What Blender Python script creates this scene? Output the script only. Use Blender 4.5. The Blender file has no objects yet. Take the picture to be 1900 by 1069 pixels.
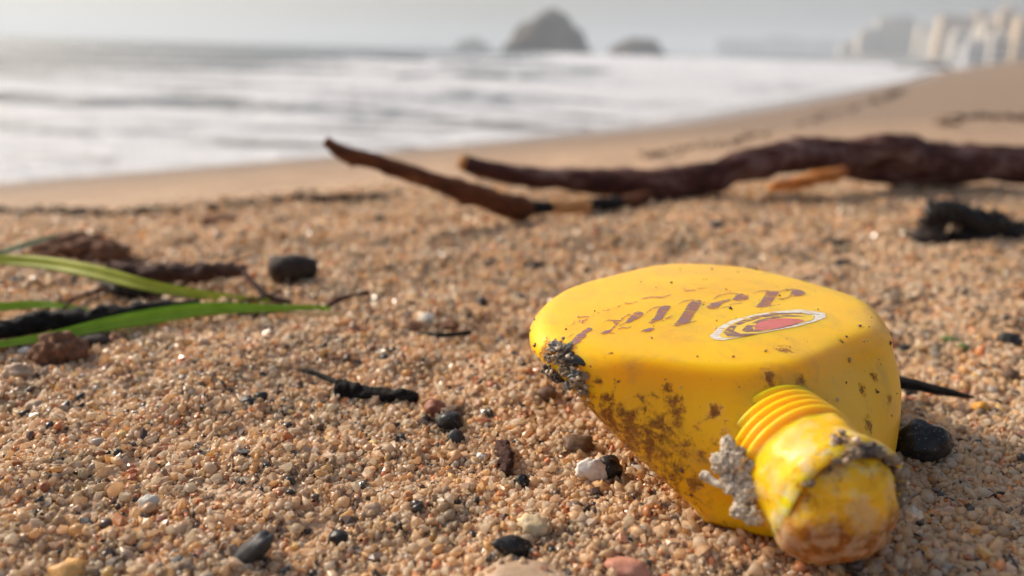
import bpy, bmesh, math, random
import numpy as np
from mathutils import Vector, Matrix, noise
from mathutils.bvhtree import BVHTree
random.seed(7); rng = np.random.default_rng(7)
SC = bpy.context.scene
COL = SC.collection
R = math.radians

# ------------------------------------------------------------------ camera
CAM = Vector((0, 0, 0.09)); PITCH = R(16.75); ROLL = R(1.75); FPX = 1463.0
F = Vector((0, math.cos(PITCH), -math.sin(PITCH))); U0 = Vector((0, math.sin(PITCH), math.cos(PITCH))); R0 = Vector((1, 0, 0))
RT = R0 * math.cos(ROLL) + U0 * math.sin(ROLL); UP = U0 * math.cos(ROLL) - R0 * math.sin(ROLL)
cd = bpy.data.cameras.new('camera'); cam = bpy.data.objects.new('camera', cd); COL.objects.link(cam)
cam.matrix_world = Matrix(((RT.x, UP.x, -F.x, CAM.x), (RT.y, UP.y, -F.y, CAM.y), (RT.z, UP.z, -F.z, CAM.z), (0, 0, 0, 1)))
cd.sensor_width = 36; cd.lens = FPX / 1900 * 36; cd.clip_start = 0.005; cd.clip_end = 20000
cd.dof.use_dof = True; cd.dof.focus_distance = 0.172; cd.dof.aperture_fstop = 9.0
SC.camera = cam
# ------------------------------------------------------------------ light
SUN_AZ, SUN_EL = R(-62), R(33)          # azimuth from +Y towards +X
world = bpy.data.worlds.new('World'); SC.world = world; world.use_nodes = True
wn = world.node_tree; bg = wn.nodes['Background']
sky = wn.nodes.new('ShaderNodeTexSky'); sky.sky_type = 'NISHITA'; sky.sun_disc = False
sky.sun_elevation = SUN_EL; sky.sun_rotation = SUN_AZ; sky.air_density = 1.0; sky.dust_density = 5.0; sky.ozone_density = 1.0
hs = wn.nodes.new('ShaderNodeHueSaturation'); hs.inputs['Saturation'].default_value = .85
wn.links.new(sky.outputs[0], hs.inputs['Color']); wn.links.new(hs.outputs[0], bg.inputs[0]); bg.inputs[1].default_value = 0.115
sd = bpy.data.lights.new('sun', 'SUN'); sun = bpy.data.objects.new('sun', sd); COL.objects.link(sun)
sd.energy = 2.7; sd.angle = R(8); sd.color = (1.0, 0.88, 0.72)
SDIR = Vector((math.sin(SUN_AZ) * math.cos(SUN_EL), math.cos(SUN_AZ) * math.cos(SUN_EL), math.sin(SUN_EL)))
sun.rotation_euler = SDIR.to_track_quat('Z', 'Y').to_euler()
SC.view_settings.view_transform = 'Standard'; SC.view_settings.look = 'None'; SC.view_settings.exposure = 0.48; SC.view_settings.gamma = 1
SC.cycles.use_denoising = True; SC.cycles.max_bounces = 12; SC.cycles.diffuse_bounces = 8; SC.cycles.transmission_bounces = 8; SC.cycles.transparent_max_bounces = 8
SC.cycles.volume_bounces = 1; SC.cycles.caustics_reflective = False; SC.cycles.caustics_refractive = False

# ------------------------------------------------------------------ terrain functions (numpy friendly)
WATER = -0.70
YS = np.array([-5000, -20, 0, 4.4, 7.3, 12, 27, 60, 120, 5000.]); XS = np.array([-5000 * 0.9, -26.5, -7.1, -2.8, 0, 3.0, 11.7, 31.0, 67.5, 67.5 + 4880 * .62])
def shore_x(y):
    return (np.interp(y - .8, YS, XS) + np.interp(y, YS, XS) + np.interp(y + .8, YS, XS)) / 3
def inland(x, y):            # signed distance from the waterline, positive up the beach
    k = np.interp(y, [0, 7, 15, 30], [.72, .76, .83, .85])
    return (x - shore_x(y)) * k
class LN:                    # small tileable value noise evaluated with numpy
    def __init__(s, seed, n=256):
        s.t = np.random.default_rng(seed).random((n, n)); s.n = n
    def __call__(s, x, y):
        x = np.asarray(x, float); y = np.asarray(y, float)
        xi = np.floor(x).astype(int); yi = np.floor(y).astype(int); fx = x - xi; fy = y - yi
        fx = fx * fx * (3 - 2 * fx); fy = fy * fy * (3 - 2 * fy); n = s.n; t = s.t
        a = t[xi % n, yi % n]; b = t[(xi + 1) % n, yi % n]; c = t[xi % n, (yi + 1) % n]; d = t[(xi + 1) % n, (yi + 1) % n]
        return (a * (1 - fx) + b * fx) * (1 - fy) + (c * (1 - fx) + d * fx) * fy - .5
N1, N2, N3, N4 = LN(1), LN(2), LN(3), LN(4)
def H0(x, y):
    s = inland(x, y)
    k = np.log1p(np.exp(np.clip((4.75 - s) / .07, -40, 40))) * .07
    k = np.where((4.75 - s) / .07 > 39, 4.75 - s, k)
    h = -k * (.70 / 4.75)
    h = h + .05 * np.clip(s - 6.5, 0, 12)
    h = h + .55 * np.exp(-(((x - 29) / 8) ** 2 + ((y - 40) / 12) ** 2))
    return np.where(s < 0, np.maximum(WATER + s * .09, -3.0), h)
def relief(x, y):
    d = np.hypot(x, y); near = 1 / (1 + (d / 2.5) ** 2)
    r = (.0070 * N1(x / .07 + 3, y / .05) + .0064 * N2(x / .026, y / .022)) + .0024 * N4(x / .014, y / .013) + .0024 * N3(x / .009, y / .009)
    far = .05 * N4(x / 1.3, y / 1.1) + .03 * N1(x / .45, y / .4)
    f = np.clip((d - .8) / 6, 0, 1) * np.clip((inland(x, y) - 1.2) / 2.5, 0, 1)
    b = np.exp(-(((x - .045) / .05) ** 2 + ((y - .165) / .045) ** 2) ** 2)      # sand lies flat under the bottle
    return r * near * (1 - .8 * b) + far * f * .8
def H(x, y): return H0(x, y) + relief(x, y)
def ray(px, py): return (F + RT * ((px - 950) / FPX) - UP * ((py - 534.5) / FPX))
def W(px, py, z):            # a point of the photograph brought down to the height z
    d = ray(px, py); t = (z - CAM.z) / d.z; return CAM + d * t
def G(px, py, dz=0.0):       # ... or down onto the sand
    d = ray(px, py); t = .08; last = t
    while t < 3000:
        p = CAM + d * t
        if p.z < float(H(p.x, p.y)): break
        last = t; t *= 1.01
    lo, hi = last, t
    for _ in range(25):
        m = (lo + hi) / 2; p = CAM + d * m
        if p.z < float(H(p.x, p.y)): hi = m
        else: lo = m
    p = CAM + d * hi
    return Vector((p.x, p.y, float(H(p.x, p.y)) + dz))
def depth(p): return (p - CAM).dot(F)
def PX(p): return depth(p) / FPX          # metres per photo pixel at a point

# ------------------------------------------------------------------ object helpers
def tag(o, label=None, cat=None, group=None, kind=None):
    if label: o['label'] = label
    if cat: o['category'] = cat
    if group: o['group'] = group
    if kind: o['kind'] = kind
    return o
def link(name, me, mat=None, parent=None, smooth=True):
    o = bpy.data.objects.new(name, me); COL.objects.link(o)
    if mat: me.materials.append(mat)
    if smooth and len(me.polygons): me.polygons.foreach_set('use_smooth', np.ones(len(me.polygons), bool))
    if parent: o.parent = parent
    return o
def mesh(name, vs, fs):
    me = bpy.data.meshes.new(name); me.from_pydata([tuple(v) for v in vs], [], fs); me.update(); return me
def empty(name, loc=(0, 0, 0)):
    o = bpy.data.objects.new(name, None); COL.objects.link(o); o.location = loc; o.empty_display_size = .01; return o
def recenter(o, c):          # put the object's own origin at its base
    c = Vector(c)
    for v in o.data.vertices: v.co -= c
    o.location = c; return o
def bulk(name, V, Fa, mat, col=None, parent=None, flat=None):
    nf, k = Fa.shape
    me = bpy.data.meshes.new(name); me.vertices.add(len(V)); me.vertices.foreach_set('co', V.astype(np.float32).ravel())
    me.loops.add(nf * k); me.loops.foreach_set('vertex_index', Fa.astype(np.int32).ravel())
    me.polygons.add(nf); me.polygons.foreach_set('loop_start', np.arange(0, nf * k, k, dtype=np.int32))
    me.polygons.foreach_set('use_smooth', np.ones(nf, bool) if flat is None else flat)
    if col is not None:
        a = me.color_attributes.new('tint', 'FLOAT_COLOR', 'POINT'); a.data.foreach_set('color', col.astype(np.float32).ravel())
    me.update(calc_edges=True)
    o = bpy.data.objects.new(name, me); COL.objects.link(o); me.materials.append(mat)
    if parent: o.parent = parent
    return o

# ------------------------------------------------------------------ material helpers
class NT:
    def __init__(s, name):
        s.m = bpy.data.materials.new(name); s.m.use_nodes = True; s.t = s.m.node_tree; s.n = s.t.nodes; s.b = s.n['Principled BSDF']; s.out = s.n['Material Output']
    def new(s, ty, **kw):
        n = s.n.new(ty)
        for k, v in kw.items(): setattr(n, k, v)
        return n
    def l(s, a, b): s.t.links.new(a, b)
    def coord(s): return s.new('ShaderNodeTexCoord').outputs['Object']
    def noise(s, sc, det=4, rough=.6, vec=None, dist=0):
        n = s.new('ShaderNodeTexNoise'); n.inputs['Scale'].default_value = sc; n.inputs['Detail'].default_value = det
        n.inputs['Roughness'].default_value = rough; n.inputs['Distortion'].default_value = dist
        s.l(vec if vec else s.coord(), n.inputs['Vector']); return n.outputs['Fac']
    def ramp(s, fac, stops, interp='LINEAR'):
        n = s.new('ShaderNodeValToRGB'); n.color_ramp.interpolation = interp; e = n.color_ramp.elements
        while len(e) < len(stops): e.new(.5)
        for i, (p, c) in enumerate(stops):
            e[i].position = p; e[i].color = (*c, 1) if not isinstance(c, (int, float)) else (c, c, c, 1)
        s.l(fac, n.inputs[0]); return n.outputs[0]
    def mix(s, f, a, b, bt='MIX'):
        n = s.new('ShaderNodeMix', data_type='RGBA', blend_type=bt)
        for v, i in ((f, 0), (a, 6), (b, 7)):
            if isinstance(v, (int, float)): n.inputs[i].default_value = v if i == 0 else (v, v, v, 1)
            elif isinstance(v, tuple): n.inputs[i].default_value = (*v, 1)
            else: s.l(v, n.inputs[i])
        return n.outputs[2]
    def math(s, op, a, b=0.0, c=0.0):
        n = s.new('ShaderNodeMath', operation=op)
        for v, i in ((a, 0), (b, 1), (c, 2)):
            if isinstance(v, (int, float)): n.inputs[i].default_value = v
            else: s.l(v, n.inputs[i])
        return n.outputs[0]
    def bump(s, h, dist, st=1.0):
        n = s.new('ShaderNodeBump'); n.inputs['Strength'].default_value = st; n.inputs['Distance'].default_value = dist
        s.l(h, n.inputs['Height']); s.l(n.outputs[0], s.b.inputs['Normal']); return n
    def set(s, **kw):
        for k, v in kw.items():
            i = s.b.inputs[k]
            if isinstance(v, (int, float)): i.default_value = v
            elif isinstance(v, tuple): i.default_value = (*v, 1) if len(v) == 3 and i.type == 'RGBA' else v
            else: s.l(v, i)
        return s
def stone_mat(name, c1, c2, sc=900, rough=.6, bd=.0002, spots=None):
    t = NT(name); f = t.noise(sc, 5, .65); c = t.ramp(f, [(.35, c1), (.65, c2)])
    if spots:
        v = t.noise(sc * 3, 2, .5); c = t.mix(t.ramp(v, [(.66, 0.), (.70, 1.)]), c, spots)
    t.set(**{'Base Color': c, 'Roughness': rough}); t.bump(t.noise(sc * 2, 4), bd); t.b.inputs['Specular IOR Level'].default_value = .3; return t.m

# ================================================================== SETTING
def axis(lim, near, g):
    v = [0.]; st = near
    while v[-1] < lim: v.append(v[-1] + st); st = near + v[-1] * g
    return np.array(v)
def grid_mesh(name, xs, ys, zf, mat, attrs=None):
    X, Y = np.meshgrid(xs, ys); Z = zf(X, Y); V = np.stack([X, Y, Z], -1).reshape(-1, 3)
    nx, ny = len(xs), len(ys); i = (np.arange(ny - 1)[:, None] * nx + np.arange(nx - 1)[None, :]).ravel()
    Fa = np.stack([i, i + 1, i + 1 + nx, i + nx], -1)
    col = attrs(X.ravel(), Y.ravel(), Z.ravel()) if attrs else None
    return bulk(name, V, Fa, mat, col)
# --- sand
t = NT('sand')
co = t.coord()
vor = t.new('ShaderNodeTexVoronoi'); vor.inputs['Scale'].default_value = 780; t.l(co, vor.inputs['Vector'])
sep = t.new('ShaderNodeSeparateColor'); t.l(vor.outputs['Color'], sep.inputs[0])
grain = t.ramp(sep.outputs[0], [(0, (.045, .03, .022)), (.05, (.20, .11, .06)), (.2, (.46, .31, .19)), (.5, (.58, .40, .26)), (.75, (.66, .49, .33)), (.92, (.40, .19, .08)), (1, (.62, .48, .34))])
patch = t.ramp(t.noise(9, 4, .6), [(.3, (.80, .76, .74)), (.7, (1.08, 1.04, 1.0))])
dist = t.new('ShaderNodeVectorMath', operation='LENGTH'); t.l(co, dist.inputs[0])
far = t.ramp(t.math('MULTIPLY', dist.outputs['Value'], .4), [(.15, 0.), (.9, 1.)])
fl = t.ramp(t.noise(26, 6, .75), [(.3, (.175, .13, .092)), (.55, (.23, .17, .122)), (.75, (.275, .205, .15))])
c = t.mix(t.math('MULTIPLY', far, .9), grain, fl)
c = t.mix(1.0, c, patch, 'MULTIPLY')
at = t.new('ShaderNodeAttribute', attribute_name='tint'); ts = t.new('ShaderNodeSeparateColor'); t.l(at.outputs['Color'], ts.inputs[0])
wet = ts.outputs[0]
c = t.mix(wet, c, (.24, .17, .12))
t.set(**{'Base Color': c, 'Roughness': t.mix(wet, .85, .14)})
t.bump(t.math('MULTIPLY', t.math('SUBTRACT', 1.0, vor.outputs['Distance']), t.math('SUBTRACT', 1.0, wet)), .0006, .8)
SAND = t.m
def sand_attr(x, y, z):
    s = inland(x, y) + .35 * N2(x / 1.7, y / 1.7)
    w = np.clip(1 - (s - .55) / .8, 0, 1); return np.stack([w, w, w, np.ones_like(w)], -1)
ax = axis(5000, .0045, .027); axn = -ax[1:][::-1]; ay = axis(5000, .0045, .022)
ayn = -axis(60, .02, .12)[1:][::-1]
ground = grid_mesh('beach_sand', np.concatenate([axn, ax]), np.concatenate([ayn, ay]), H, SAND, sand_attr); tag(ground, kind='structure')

# --- sea
t = NT('sea_water')
at = t.new('ShaderNodeAttribute', attribute_name='tint'); ts = t.new('ShaderNodeSeparateColor'); t.l(at.outputs['Color'], ts.inputs[0])
co = t.coord()
mp = t.new('ShaderNodeMapping'); mp.inputs['Scale'].default_value = (.55, 1.3, 1); t.l(co, mp.inputs['Vector'])
n1 = t.noise(1.6, 8, .72, mp.outputs[0], .6)
lac = t.noise(5, 6, .7, mp.outputs[0], 1.2)
fo = t.math('ADD', t.math('MULTIPLY', n1, .9), t.math('MULTIPLY', lac, .5))
fm = t.math('ADD', ts.outputs[0], t.math('MULTIPLY', t.math('SUBTRACT', fo, .70), 1.9))
fm = t.ramp(fm, [(.32, 0.), (.62, 1.)])
wc = t.mix(ts.outputs[1], (.075, .09, .105), (.22, .18, .15))
t.set(**{'Base Color': t.mix(fm, wc, (.74, .74, .755)), 'Roughness': t.mix(fm, .16, .8), 'IOR': 1.33})
t.bump(t.noise(3.0, 6, .65, mp.outputs[0], .5), .22, .9)
SEA = t.m
CRESTS = [(7.4, .07, .22, .1), (12.6, .17, .45, .4), (9.9, .25, .50, .10), (15.5, .14, .8, .5), (22, .24, .9, .3), (31, .30, 1.4, .25), (46, .34, 2.2, .2), (66, .38, 3, .2), (95, .42, 4, .2), (140, .45, 6, .2), (210, .5, 9, .2)]
def crest_y(x, Y, yc): return Y - yc - .05 * x * (1 if yc < 12 else -1) - yc * .22 * N1(x / (yc * .45) + yc, .3) - .8 * N3(x / (yc * .13), yc)
def sea_z(x, y):
    z = np.full_like(x, WATER) + .02 * N2(x / .9, y / .5) + .035 * N3(x / 3.1, y / 1.6) * np.clip((y - 8) / 10, 0, 1)
    out = np.clip(-inland(x, y) / 3.0, 0, 1)
    for yc, a, w, _ in CRESTS:
        d = crest_y(x, y, yc); amp = a * (.75 + .9 * N2(x / (yc * .5), yc * .7))
        z = z + out * amp * np.where(d < 0, np.exp(-(d / w) ** 2), np.exp(-(d / (w * 2.4)) ** 2))
    z = z - .035 * (1 - np.clip(-inland(x, y) / .8, 0, 1))
    return np.where(y < -5, WATER, z)
def sea_attr(x, y, z):
    w = -inland(x, y)
    ext = 10 + .38 * np.clip(y - 15, 0, 200) + np.clip(x, 0, 60) * .9
    f = .68 + .44 * N1(x / 2.8 + 9, y / 1.1) + .40 * N3(x / 1.0, y / .38) + .10 * np.clip((x - 1) / 6, 0, 1) - .55 * np.clip((w - ext) / (4 + .1 * y), 0, 1)
    f = f + .35 * np.exp(-(w / .5) ** 2)
    for yc, a, wd, _ in CRESTS:
        d = crest_y(x, y, yc); g = np.exp(-((d + wd * .65) / (wd * .55)) ** 2)       # the steep face, free of foam
        top = np.exp(-((d - wd * .25) / (wd * .45)) ** 2)
        f = f - g * (.75 if yc < 12 else .35) * np.clip(.62 + 1.7 * N2(x / 2.3 + yc, yc), .1, 1.25) * np.clip(.95 - x / 7, .06, 1) + top * (.3 if yc < 40 else .12)
    f = np.clip(f, 0, 1); near = np.clip(1 - w / 2.5, 0, 1)
    return np.stack([f, near, near, np.ones_like(f)], -1)
sx = axis(4800, .22, .028); sy = axis(4800, .11, .0135)
SX = np.concatenate([-sx[1:][::-1], sx]); SY = np.concatenate([[-40, -20, -10, -5, -2], sy])
SX = SX[SX > -4800]; SY = SY[SY < 4800]
sea = grid_mesh('sea', SX, SY, sea_z, SEA, sea_attr); tag(sea, kind='structure')

# --- helpers for rocks and tubes
def rock_mesh(name, sx, sy, sz, sub=3, amp=.25, fr=1.3, seed=0, flat=None):
    bm = bmesh.new(); bmesh.ops.create_icosphere(bm, subdivisions=sub, radius=1)
    o = Vector((seed * 7.13, seed * 3.7, seed * 1.9))
    for v in bm.verts:
        n = noise.fractal(v.co * fr + o, .8, 2.1, 4); v.co = v.co * (1 + amp * n)
        if flat is not None: v.co.z = max(v.co.z, flat)
        v.co = Vector((v.co.x * sx, v.co.y * sy, v.co.z * sz))
    me = bpy.data.meshes.new(name); bm.to_mesh(me); bm.free(); return me
def tube(pts, rads, seg=12, amp=.12, fr=40, seed=0, cap=True, sub=4, jit=0):
    P = [Vector(p) for p in pts]; out = []; rr = []
    for i in range(len(P) - 1):
        p0 = P[max(i - 1, 0)]; p1 = P[i]; p2 = P[i + 1]; p3 = P[min(i + 2, len(P) - 1)]
        for k in range(sub):
            u = k / sub
            out.append(.5 * ((2 * p1) + (p2 - p0) * u + (2 * p0 - 5 * p1 + 4 * p2 - p3) * u * u + (3 * p1 - p0 - 3 * p2 + p3) * u ** 3)); rr.append(rads[i] * (1 - u) + rads[i + 1] * u)
    out.append(P[-1]); rr.append(rads[-1]); vs = []; fs = []
    nrm = None
    for i, p in enumerate(out):
        tg = (out[min(i + 1, len(out) - 1)] - out[max(i - 1, 0)]).normalized()
        if nrm is None: nrm = tg.orthogonal().normalized()
        nrm = (nrm - tg * nrm.dot(tg)).normalized(); bn = tg.cross(nrm)
        for j in range(seg):
            a = 2 * math.pi * j / seg; d = nrm * math.cos(a) + bn * math.sin(a)
            q = p + d * rr[i]; k = 1 + amp * noise.fractal(q * fr + Vector((seed, seed, 0)), .8, 2, 3)
            vs.append(p + d * rr[i] * k)
    n = len(out)
    for i in range(n - 1):
        for j in range(seg):
            fs.append((i * seg + j, i * seg + (j + 1) % seg, (i + 1) * seg + (j + 1) % seg, (i + 1) * seg + j))
    if cap:
        for i, s in ((0, -1), (n - 1, 1)):
            tg = (out[min(i + 1, n - 1)] - out[max(i - 1, 0)]).normalized(); c = len(vs); vs.append(out[i] + tg * rr[i] * .25 * s)
            for j in range(seg):
                a, b = i * seg + j, i * seg + (j + 1) % seg; fs.append((b, a, c) if s < 0 else (a, b, c))
    return vs, fs
def tube_obj(name, pts, rads, mat, parent=None, **k):
    vs, fs = tube(pts, rads, **k); return link(name, mesh(name, vs, fs), mat, parent)

# --- offshore rocks
t = NT('sea_rock'); f = t.noise(.25, 7, .65)
t.set(**{'Base Color': t.ramp(f, [(.3, (.045, .036, .03)), (.55, (.09, .07, .055)), (.75, (.16, .135, .11))]), 'Roughness': .9}); t.bump(t.noise(.6, 8, .7), .9)
ROCK = t.m
def sea_stack(pl, pr, ptop, base, D, label, seed, prof=None):
    """a rock rising from the sea at forward distance D, spanning the bearings pl..pr"""
    a = ray(pl, base); b = ray(pr, base); A = CAM + a * (D / a.y); B = CAM + b * (D / b.y)
    c = ray((pl + pr) / 2, ptop); top = (CAM + c * (D / c.y)).z - WATER; w = (B - A).length / 2; m = (A + B) / 2
    bm = bmesh.new(); bmesh.ops.create_icosphere(bm, subdivisions=5, radius=1); o = Vector((seed * 5.1, seed, 3))
    for v in bm.verts:
        n = noise.fractal(v.co * 1.7 + o, .9, 2.1, 5); u = v.co.x
        hz = prof(u) if prof else 1.0
        v.co = Vector((v.co.x * w * (1 + .14 * n), v.co.y * w * .8 * (1 + .15 * n), v.co.z * top * hz * (1 + .16 * n)))
    me = bpy.data.meshes.new('sea_stack'); bm.to_mesh(me); bm.free()
    ob = link('sea_stack', me, ROCK); ob.location = (m.x, m.y, WATER); tag(ob, label, 'rock', 'rocks standing out of the sea'); return ob
def prof_big(u):
    return float(np.interp(u, [-1, -.8, -.42, -.15, .1, .3, .40, .47, .69, .88, 1], [.85, .86, .95, 1.0, 1.03, .99, .93, .78, .77, .62, .5]))
sea_stack(938, 1100, 22, 104, 260, 'large dark humped rock rising from the sea, tallest of the three', 3, prof_big)
sea_stack(842, 908, 72, 100, 700, 'small faint rock in the sea beside the big rock, farther out and palest', 5)
sea_stack(1132, 1234, 70, 106, 300, 'low dark rock in the sea between the big rock and the distant town', 8)
def low_rock(pl, pr, ptop, D, label, seed):
    a = ray(pl, 140); b = ray(pr, 140); A = CAM + a * (D / a.y); B = CAM + b * (D / b.y); m = (A + B) / 2; c = ray((pl + pr) / 2, ptop)
    h = (CAM + c * (D / c.y)).z - WATER; w = (A - B).length / 2
    me = rock_mesh('shore_rock', w, w * .7, h, 4, .3, 2.2, seed); ob = link('shore_rock', me, ROCK); ob.location = (m.x, m.y, WATER - h * .1); tag(ob, label, 'rock', 'dark rocks at the far waterline')
low_rock(1645, 1705, 122, 90, 'dark low rock at the far end of the surf, nearer the water', 11)
low_rock(1695, 1765, 118, 95, 'dark low rock at the far end of the surf, against the sand slope', 12)

# --- the far town
def facade(name, c): 
    t = NT(name); f = t.noise(.15, 5); t.set(**{'Base Color': t.mix(f, c, tuple(v * .8 for v in c)), 'Roughness': .9}); return t.m
FC = {'cream': facade('cream_render', (.60, .52, .40)), 'white': facade('white_render', (.56, .52, .46)), 'ochre': facade('ochre_render', (.58, .43, .27)), 'grey': facade('grey_render', (.44, .43, .43))}
t = NT('window_glass'); t.set(**{'Base Color': (.06, .065, .07), 'Roughness': .2}); WIN = t.m
t = NT('roof'); t.set(**{'Base Color': (.32, .27, .24), 'Roughness': .9}); ROOF = t.m
def box(vs, fs, x0, x1, y0, y1, z0, z1):
    b = len(vs); vs += [(x, y, z) for z in (z0, z1) for y in (y0, y1) for x in (x0, x1)]
    fs += [tuple(b + i for i in q) for q in ((0, 2, 3, 1), (4, 5, 7, 6), (0, 1, 5, 4), (2, 6, 7, 3), (0, 4, 6, 2), (1, 3, 7, 5))]
def building(pl, pr, ptop, D, mat, label, steps=((0, 1, 1),), depthm=18):
    a = ray(pl, 100); b = ray(pr, 100); A = CAM + a * (D / a.y); B = CAM + b * (D / b.y); w = B.x - A.x
    c = ray((pl + pr) / 2, ptop); h = (CAM + c * (D / c.y)).z - 1.5
    r = empty('building', ((A.x + B.x) / 2, D, 1.5)); tag(r, label, 'building', 'pale buildings of the town across the bay'); r.rotation_euler.z = -math.atan2(A.x, D) * .6
    vs, fs, wv, wf, rv, rf = [], [], [], [], [], []
    if len(steps) == 1 and pr - pl > 25 and depthm < 30: steps = ((0, .3, .9), (.302, .62, 1.0), (.622, .82, .93), (.822, 1, .8))
    for si_, (u0, u1, hh) in enumerate(steps):
        x0, x1 = -w / 2 + w * u0, -w / 2 + w * u1; z1 = h * hh
        yo = (si_ % 2) * 2.6; box(vs, fs, x0, x1, yo, depthm, -3, z1); box(rv, rf, x0 - .3, x1 + .3, yo - .3, depthm + .3, z1, z1 + .9)
        if pr - pl < 60: box(vs, fs, x0 + (x1 - x0) * .3, x0 + (x1 - x0) * .6, yo + 3, depthm - 3, z1 + .9, z1 + 3.4)
        nf = max(1, int(z1 / 3.4)); nw = max(1, int((x1 - x0) / 4))
        for i in range(nf):
            for j in range(nw):
                cx = x0 + (j + .5) * (x1 - x0) / nw; cz = (i + .45) * z1 / nf
                box(wv, wf, cx - 1.1, cx + 1.1, yo - .12, yo + .1, cz - .8, cz + .9)
        for i in range(nf):
            box(vs, fs, x0 + .5, x1 - .5, yo - 1.1, yo - .003, (i + .02) * z1 / nf, (i + .08) * z1 / nf)   # balcony slabs
    link('wall', mesh('wall', vs, fs), FC[mat], r, False); tag(link('window', mesh('window', wv, wf), WIN, r, False), kind='stuff')
    link('roof', mesh('roof', rv, rf), ROOF, r, False)
building(1592, 1625, 58, 620, 'cream', 'low cream block at the left foot of the stepped white tower block')
building(1608, 1688, 32, 640, 'cream', 'wide pale tower block with stepped left side, first large one of the town', ((.0, .22, .72), (.222, .5, .97), (.502, .8, 1.0), (.802, 1, .96)))
building(1684, 1722, 68, 660, 'grey', 'low grey block in the gap between the two tall block groups')
building(1722, 1738, 62, 560, 'white', 'narrow white block in front of the big ochre topped block')
building(1740, 1820, 26, 520, 'ochre', 'broad ochre apartment block with a taller corner, biggest of the town', ((0, .25, .96), (.255, .75, .92), (.755, 1, 1.04)))
building(1768, 1794, 62, 470, 'white', 'small white house in front of the broad ochre block')
building(1822, 1848, 42, 480, 'cream', 'cream block beside the slim ochre tower')
building(1848, 1878, 18, 470, 'ochre', 'slim ochre tower rising beside the right edge blocks')
building(1886, 1960, 22, 430, 'ochre', 'ochre tower cut by the right edge of the picture')
building(1700, 1716, 50, 600, 'cream', 'slim cream block rising from the gap left of the narrow white one')
building(1560, 1592, 80, 640, 'white', 'lowest white house at the left end of the town')
building(1806, 1824, 50, 500, 'white', 'narrow white block wedged between broad ochre block and cream block')
building(1840, 1872, 70, 400, 'white', 'low white house at the foot of the slim ochre tower')
building(1795, 1836, 82, 410, 'grey', 'low grey house just above the sand crest below the ochre blocks')
building(1330, 1420, 74, 1150, 'grey', 'long flat hazy block at the far end of the bay', ((0, 1, 1),), 40)
building(1424, 1500, 70, 1180, 'grey', 'hazy middle block of the farthest waterfront row', ((0, .6, 1.05), (.605, 1, .95)), 40)
building(1504, 1562, 76, 1150, 'grey', 'hazy grey block next to the first cream block of the town', ((0, 1, 1),), 40)
# land under the town and along the far bay
t = NT('shore_land'); f = t.noise(.05, 6); t.set(**{'Base Color': t.ramp(f, [(.35, (.10, .10, .085)), (.6, (.22, .20, .17))]), 'Roughness': .95}); LAND = t.m
def land(name, pts, amp, wid):
    vs, fs = [], []; m = 40; k = 9
    P = [Vector((*p, 0)) for p in pts]
    for i in range(m):
        u = i / (m - 1) * (len(P) - 1); a = min(int(u), len(P) - 2); p = P[a].lerp(P[a + 1], u - a)
        for j in range(k):
            s = j / (k - 1); ed = math.sin(math.pi * s) ** .5
            vs.append((p.x, p.y + (s - .1) * wid, -3.2 + (4.6 + amp * (.6 + noise.noise(Vector((p.x * .02, s * 3, amp))))) * ed))
    for i in range(m - 1):
        for j in range(k - 1): fs.append((i * k + j, (i + 1) * k + j, (i + 1) * k + j + 1, i * k + j + 1))
    o = link(name, mesh(name, vs, fs), LAND); tag(o, kind='structure')
land('town_shore', [(190, 500), (225, 420), (270, 390), (330, 370), (420, 380)], 2.5, 330)
land('far_shore', [(250, 1120), (330, 1110), (520, 1050), (640, 900)], 3.0, 220)
land('low_spit', [(170, 900), (260, 880), (420, 860)], .6, 60)

# --- haze
t = NT('haze'); t.n.remove(t.b); pv = t.new('ShaderNodeVolumePrincipled'); pv.inputs['Density'].default_value = .0011
pv.inputs['Color'].default_value = (.69, .75, .81, 1); pv.inputs['Anisotropy'].default_value = .30; t.l(pv.outputs[0], t.out.inputs['Volume'])
vs, fs = [], []; box(vs, fs, -5600, 5600, -200, 5600, -4.2, 62)
hz = link('haze', mesh('haze', vs, fs), t.m, None, False); tag(hz, kind='stuff')

# ================================================================== SAND GRAINS
t = NT('quartz_grain')
at = t.new('ShaderNodeAttribute', attribute_name='tint')
t.set(**{'Base Color': at.outputs['Color'], 'Roughness': .25, 'Specular IOR Level': .5})
tr = t.new('ShaderNodeBsdfTranslucent'); t.l(at.outputs['Color'], tr.inputs[0])
mx = t.new('ShaderNodeMixShader'); t.l(at.outputs['Alpha'], mx.inputs[0]); t.l(t.b.outputs[0], mx.inputs[1]); t.l(tr.outputs[0], mx.inputs[2]); t.l(mx.outputs[0], t.out.inputs[0])
GRAIN = t.m
PAL = np.array([  # r g b translucency weight
 (.79, .60, .385, .58, 24), (.84, .69, .50, .62, 24), (.86, .76, .61, .68, 20), (.67, .485, .295, .50, 10), (.76, .53, .27, .55, 6),
 (.74, .59, .44, .58, 9), (.50, .33, .19, .3, 4), (.38, .245, .15, .15, 4), (.55, .24, .10, .3, 3), (.45, .17, .08, .2, 1.4),
 (.04, .032, .028, 0, 3.0), (.11, .07, .05, 0, 2.4), (.40, .33, .27, .3, 1.4), (.74, .52, .22, .4, 1.2), (.60, .38, .26, .25, .6)])
def ico(sub):
    bm = bmesh.new(); bmesh.ops.create_icosphere(bm, subdivisions=sub, radius=1); bm.verts.index_update()
    v = np.array([x.co[:] for x in bm.verts]); f = np.array([[a.index for a in q.verts] for q in bm.faces]); bm.free(); return v, f
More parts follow.
